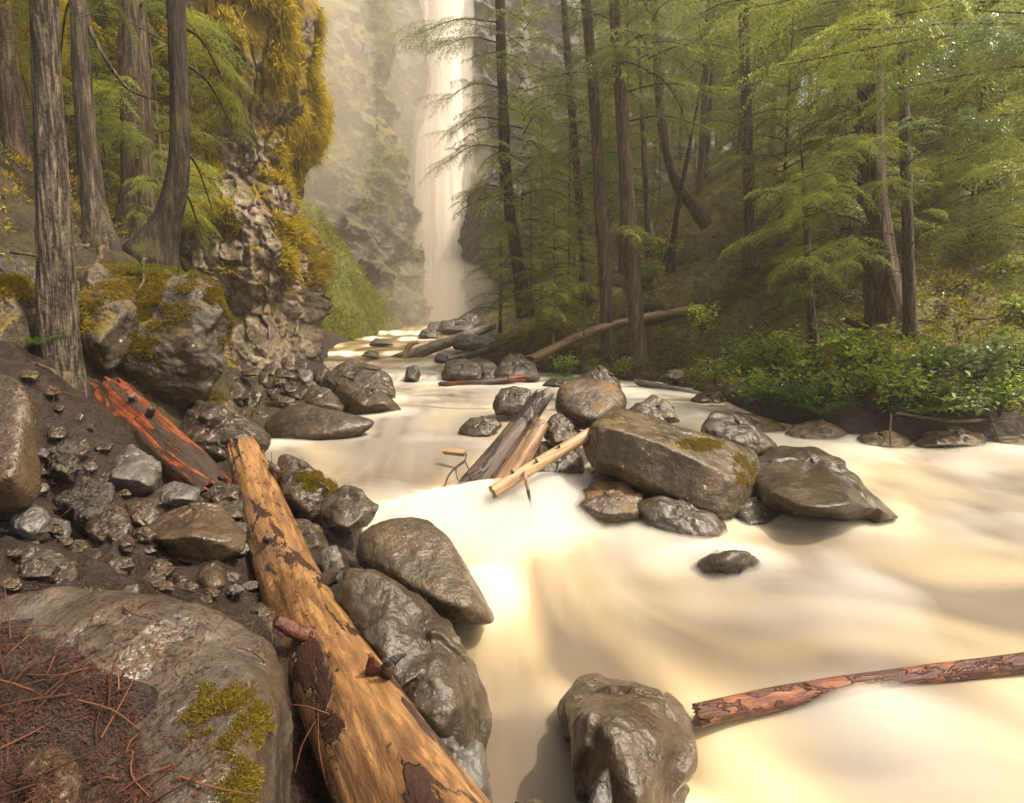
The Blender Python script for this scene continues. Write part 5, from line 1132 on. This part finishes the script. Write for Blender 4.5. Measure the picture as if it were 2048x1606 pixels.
for k, (x, y, Y, s, w, lab) in enumerate([
    (1490, 735, 7.6, 1.0, 0, 'leafy green shrub at the left end of the far leafy bank'), (1545, 725, 7.4, 1.0, 1, 'leafy green shrub second along the far bank from its left end'),
    (1600, 735, 7.2, .9, 2, 'dense shrub on the bank under the short grey sapling stem'), (1520, 790, 6.9, .9, 0, 'low shrub hanging over the water near the fern clump'),
    (1690, 725, 7.0, 1.0, 1, 'bushy shrub below the foot of the thick cedar'), (1640, 790, 6.4, .8, 0, 'shrub leaning over the dim shore boulders'), (1745, 760, 6.6, 1.0, 2, 'full green shrub in the middle of the leafy bank'),
    (1760, 715, 7.2, .9, 0, 'shrub in front of the mossy root of the thick cedar'), (1790, 800, 6.1, .9, 1, 'shrub dipping toward the straight hanging root'), (1850, 745, 6.5, 1.0, 0, 'green shrub right below the thin half dead trunk'),
    (1870, 805, 6.0, .8, 2, 'small green shrub left of the sunlit pale one, over the brown root'), (1955, 735, 6.1, 1.05, 3, 'shrub coloured pale as if sunlit at the right of the leafy bank'), (1925, 800, 5.85, .75, 3, 'lower shrub coloured pale as if sunlit, trailing down to the water'),
    (2030, 730, 6.2, 1.0, 1, 'green shrub at the right edge beside the sunlit pale one'), (2030, 650, 8, 1.0, 0, 'shrub on the mossy ground above the sunlit pale one'), (1985, 600, 9, 1.1, 1, 'shrub below the stout trunk at far right'),
    (2040, 585, 9.2, 1.1, 2, 'light green shrub at the right edge above the thin fallen pole'), (1905, 610, 8.8, .8, 0, 'low shrub behind the thin fallen pole'), (1405, 655, 10, .8, 1, 'little shrub right of the slim trunks near the fallen trunk'),
    (1325, 515, 15, 1.2, 2, 'light shrub on the mossy slope right of the tallest slim trunk'), (1300, 555, 14.4, .9, 0, 'small shrub between the slim trunk and fallen trunks'), (1245, 745, 12, .7, 1, 'small shrub at the base of the tallest slim trunk'),
    (1130, 745, 12.2, .8, 0, 'bright shrub at the waterline right of the cascade'), (2000, 800, 5.9, .8, 0, 'shrub trailing over the undercut bank at right'), (1430, 760, 8.6, .7, 2, 'sparse shrub on the bank left of the leafy mass')]):
    plant('shrub', SH[w], PY(x, y + (12 if Y < 8 else 0), Y), s * (1.1 if Y < 8 else 1.1), lab, 'shrubs on the far bank', k * 1.3, 'shrub')
for k, (x, y, Y, s, lab) in enumerate([
    (1590, 805, 6.5, 1.0, 'largest fern drooping over the far bank'), (1640, 830, 6.2, .7, 'fern hanging low above the dim shore boulders'), (1545, 800, 6.8, .8, 'fern at the left of the largest fern'), (1840, 830, 5.9, .6, 'fern below the small green shrub'),
    (1220, 745, 12, 1.0, 'fern at the waterline under the slim pair of trunks'), (1150, 765, 12, .9, 'fern left of the slim pair at the waterline'), (1680, 690, 7.6, .9, 'fern in front of the thick cedar roots'),
    (290, 548, 4.9, .26, 'tiny fern on the crest of the overhanging boulder, left one'), (355, 552, 4.85, .3, 'tiny fern on the crest of the overhanging boulder, right one'), (172, 830, 4.1, .4, 'fern in the dark hollow left of the red log'), (75, 690, 3.7, .3, 'bright little fern left of the thick grey trunk'),
    (555, 620, 11.3, .35, 'small fern growing on the bright cliff face'), (505, 690, 10.9, .3, 'small plant low on the cliff face'), (580, 685, 11.4, .3, 'small plant on the cliff by the pale pillar'),
    (30, 660, 4.2, .35, 'fern on the dark slope left of the thick grey trunk'), (215, 470, 6.3, .4, 'fern between the feet of the slender and the broad left trunks'), (60, 470, 5.6, .35, 'fern by the dead stick on the upper left slope')]):
    plant('fern', FE[k % 2], PY(x, y, Y), s, lab, 'ferns', k * .9, 'fern')

# ---- uncountable cover
def scatter_ground(n, box, cond, seed):
    g = np.random.default_rng(seed); P = np.column_stack([g.uniform(box[0], box[1], n), g.uniform(box[2], box[3], n)])
    z, a, b = terrain(P); k = cond(P, a, b, g); P, z = P[k], z[k]
    e = .06; zx = terrain(P + [e, 0])[0]; zy = terrain(P + [0, e])[0]
    N = np.column_stack([-(zx - z) / e, -(zy - z) / e, np.ones(len(z))]); N /= np.linalg.norm(N, axis=1)[:, None]
    return np.column_stack([P, z]), N, g
P3, N3, g = scatter_ground(60000, (-1, 14, 5, 20), lambda P, a, b, g: (b > .35) & (b < 11) & (fbm(np.column_stack([P * 1.1, 0 * P[:, 0]]), 3, 55) > -.12) & (P[:, 0] < 1.15 * P[:, 1] + 1), 3)
tv, tf = tufts(P3, N3, .075, 5, 4, .6); tag(obj('moss', tv, tf, M['slopemoss'], smooth=False), kind='stuff')
P3, N3, g = scatter_ground(26000, (-13, -2.5, 3.5, 11), lambda P, a, b, g: (a > 1.2) & (P[:, 1] + .35 * (P[:, 0] + 5) > 4.6) & (fbm(np.column_stack([P * 1.0, 0 * P[:, 0]]), 3, 58) > .0), 13)
tv, tf = tufts(P3, N3, .06, 15, 3, .6); tag(obj('moss', tv, tf, M['goldmoss'], smooth=False), kind='stuff')
P3, N3, g = scatter_ground(9000, (2, 13, 5, 13), lambda P, a, b, g: (b > .25) & (b < 4.2) & (fbm(np.column_stack([P * .8, 0 * P[:, 0]]), 3, 57) > -.2 + .06 * b) & (P[:, 0] < 1.15 * P[:, 1] + 1), 4)
Lb = Bag(); m = len(P3); nl = 5
P4 = np.repeat(P3, nl, 0) + g.normal(0, .06, (m * nl, 3)) + [0, 0, .09]; d = g.normal(0, 1, P4.shape) * [1, 1, .3]; d /= np.linalg.norm(d, axis=1)[:, None]
nn = np.array([0, -.2, 1.0]) + g.normal(0, .4, P4.shape); s = np.cross(d, nn); s /= np.linalg.norm(s, axis=1)[:, None]; l = g.uniform(.025, .06, (len(P4), 1))
V = np.stack([P4, P4 + d * l * .5 + s * l * .36, P4 + d * l, P4 + d * l * .5 - s * l * .36], 1).reshape(-1, 3); i = np.arange(len(P4))[:, None] * 4
tag(obj('ground_cover', V, np.hstack([i, i + 1, i + 2, i + 3]), M['shrub'], smooth=False), kind='stuff')
# brushwood on the right slope
P3, N3, g = scatter_ground(1900, (-1, 13, 6, 18), lambda P, a, b, g: (b > .5) & (b < 7), 6)
Lb = Bag()
for p in P3[:800]:
    a = g.uniform(0, 6.28); l = g.uniform(.3, 1.3); e = p + np.array([math.cos(a) * l, math.sin(a) * l * .6, g.uniform(-.05, .4)]); q = (p + e) / 2 + g.normal(0, .08, 3)
    tb = tube(spline(np.array([p + [0, 0, .04], q + [0, 0, .08], e]), 7), np.linspace(g.uniform(.008, .02), .004, 7), 5, False); Lb.add(tb[0], None, tb[2])
tag(Lb.obj('brushwood', M['twig'], None, True), kind='stuff')
# red needle litter on the near bank
sv, sf, n0 = [], [], 0
for V, F in SOLID:
    c = V[F].mean(1) if len(F) < 900000 else V[F[:, 0]]
    k = (c[:, 0] > -7) & (c[:, 0] < .1) & (c[:, 1] > .5) & (c[:, 1] < 7.5)
    if k.any():
        F = F[k]; u, inv = np.unique(F, return_inverse=True); sv.append(V[u]); sf.append(inv.reshape(-1, 3) + n0); n0 += len(u)
bvh = BVHTree.FromPolygons(np.vstack(sv).tolist(), np.vstack(sf).tolist())
g = np.random.default_rng(12); Lb = Bag(); Tw = Bag(); cnt = 0
def drop(px, py):
    o = CAM; d = PT(px, py, 1.0) - CAM
    h = bvh.ray_cast(Vector(o), Vector(d / np.linalg.norm(d)))
    return (np.array(h[0]), np.array(h[1])) if h[0] is not None else (None, None)
dens = lambda x, y: .75 if x < np.interp(y, [1240, 1290, 1380, 1500, 1620], [-30, 140, 255, 285, 320]) else (.5 if 590 < x < 680 and y > 1380 else (.2 if x < 330 and y < 900 else .14))
nk = rng.uniform(0, 1, (90000, 3))
clump = fbm(np.column_stack([nk[:, 0] * 9, nk[:, 1] * 9, nk[:, 0] * 0]), 3, 66)
for (a, b_, c_), cl in zip(nk, clump):
    x, y = a * 700 - 20, 380 + b_ * 1250
    if c_ > dens(x, y) * (1.0 if cl > -.1 else .25): continue
    p, n = drop(x, y)
    if p is None or n[2] < .1 or p[1] > 8: continue
    d = g.normal(0, 1, 3); d -= n * (d @ n) * .85; d /= np.linalg.norm(d); s = np.cross(d, n); s /= np.linalg.norm(s) + 1e-9
    l = g.uniform(.004, .017) * (1 if p[1] < 2 else 1.6); w = .0004 + .0007 * p[1] * g.uniform(.5, 1); p = p + n * g.uniform(.001, .008)
    Lb.add(np.array([p - s * w, p + s * w, p + d * l + s * w + n * .002, p + d * l - s * w + n * .002]), None, [[0, 1, 2, 3]])
    if g.uniform() < .006:
        L2 = g.uniform(.05, .2); q = [p, p + d * L2 * .5 + s * L2 * g.normal(0, .06) + n * .01, p + d * L2 + n * .004]; tb = tube(spline(np.array(q), 7), np.linspace(.0028, .0012, 7), 5, False); Tw.add(tb[0], None, tb[2])
tag(Lb.obj('needle_litter', M['litter']), kind='stuff'); tag(Tw.obj('twig_litter', M['litter'], None, True), kind='stuff')
# foam collars where the current meets the rocks
al_, ac_, tn_ = flow(WP, W0)
for lo, hi in WROCK:
    c = (lo + hi) / 2; h = np.maximum((hi - lo) / 2, .05); mrg = .3 + .5 * h.max()
    k = np.nonzero((np.abs(WP[:, 0] - c[0]) < h[0] + 2 * mrg) & (np.abs(WP[:, 1] - c[1]) < h[1] + 2 * mrg))[0]
    e = np.hypot((WP[k, 0] - c[0]) / h[0], (WP[k, 1] - c[1]) / h[1]); dd_ = (e - 1) * h.min()
    nz_ = .6 + .7 * fbm(np.column_stack([WP[k] * 3.5, 0 * k]), 2, 81)
    foam[k] += .34 * nz_ * np.exp(-(dd_ / .13) ** 2) * (dd_ > -.2)
foam = np.clip(foam, 0, 1); attr(water, 'foam', foam)
# ------------------------------------------------------------------ light and air
SUN_AZ, SUN_EL = R(101), R(59)
sdir = Vector((math.sin(SUN_AZ) * math.cos(SUN_EL), math.cos(SUN_AZ) * math.cos(SUN_EL), math.sin(SUN_EL)))
sun = bpy.data.lights.new('sun', 'SUN'); sun.energy = 2.6; sun.angle = R(.6); sun.color = (1, .93, .79)
so = bpy.data.objects.new('sun', sun); COL.objects.link(so); so.location = (0, 0, 60); so.rotation_euler = (-sdir).to_track_quat('-Z', 'Y').to_euler()
w = bpy.data.worlds.new('World'); S.world = w; w.use_nodes = True; nt = w.node_tree; bg = nt.nodes['Background']
sk = nt.nodes.new('ShaderNodeTexSky'); sk.sky_type = 'NISHITA'; sk.sun_disc = False; sk.sun_elevation = SUN_EL; sk.sun_rotation = SUN_AZ
sk.dust_density = 6; sk.air_density = .8; sk.ozone_density = .3
mx = nt.nodes.new('ShaderNodeMix'); mx.data_type = 'RGBA'; mx.blend_type = 'MULTIPLY'; mx.inputs[0].default_value = 1; mx.inputs[7].default_value = (1, .935, .8, 1)
nt.links.new(sk.outputs[0], mx.inputs[6]); nt.links.new(mx.outputs[2], bg.inputs[0]); bg.inputs[1].default_value = .15
def vol_mat(name, dens, col, aniso=.3):
    t = NT(name); v = t.n('ShaderNodeVolumePrincipled'); v.inputs['Density'].default_value = dens; v.inputs['Color'].default_value = (*col, 1); v.inputs['Anisotropy'].default_value = aniso
    t.l(v.outputs[0], t.out.inputs['Volume']); return t.m
HAZE, MIST = .0025, .018
if HAZE:
    lo, hi = np.array([-66, -22, -2.2]), np.array([66, 78, 44.0]); b = Bag()
    c = np.array([[x, y, z] for x in (0, 1) for y in (0, 1) for z in (0, 1)]); b.add(lo + c * (hi - lo), None, [[0, 1, 3, 2], [4, 6, 7, 5], [0, 4, 5, 1], [2, 3, 7, 6], [0, 2, 6, 4], [1, 5, 7, 3]])
    tag(b.obj('haze', vol_mat('haze', HAZE, (.96, .9, .8))), kind='stuff')
if MIST:
    for (c, r, dn, s) in [((-9.5, 35, 15), (5.5, 8, 13), MIST, 1), ((-5.5, 38, 3), (5.5, 8, 4.2), MIST * 2, 2), ((-7, 45.5, 16), (5, 3.2, 17), .06, 3), ((-10.5, 27, 17), (3.4, 6, 10), MIST * 2, 4)]:
        d, F = ico(4); V = d * (1 + .12 * fbm(d * 1.7, 3, s))[:, None] * np.array(r)
        tag(obj('spray_mist', V, F, vol_mat('spray mist', dn, (1, .91, .76)), loc=c), kind='stuff')
V, F = fall_spray(); so_ = tag(obj('fall_spray', V, F, vol_mat('fall spray', .4, (1, .96, .9))), kind='stuff')
bm = bmesh.new(); bm.from_mesh(so_.data); bmesh.ops.recalc_face_normals(bm, faces=bm.faces); bm.to_mesh(so_.data); bm.free()
SKIN = 11
if SKIN:
    V, F = spray_skin(SKIN); so_ = tag(obj('water_spray', V, F, vol_mat('water spray', SKIN, (.97, .95, .89), .0)), kind='stuff')
    bm = bmesh.new(); bm.from_mesh(so_.data); bmesh.ops.recalc_face_normals(bm, faces=bm.faces); bm.to_mesh(so_.data); bm.free()
S.render.engine = 'CYCLES'; cy = S.cycles
cy.use_denoising = True
try: cy.denoiser = 'OPENIMAGEDENOISE'
except Exception: pass
cy.max_bounces = 8; cy.diffuse_bounces = 3; cy.glossy_bounces = 3; cy.transmission_bounces = 4; cy.volume_bounces = 3; cy.transparent_max_bounces = 4
cy.sample_clamp_indirect = 6; cy.use_adaptive_sampling = True; cy.adaptive_threshold = .02
vs = S.view_settings; vs.view_transform = 'Standard'; vs.look = 'None'; vs.gamma = 1; vs.use_curve_mapping = False; vs.exposure = 1.18
S.render.film_transparent = False
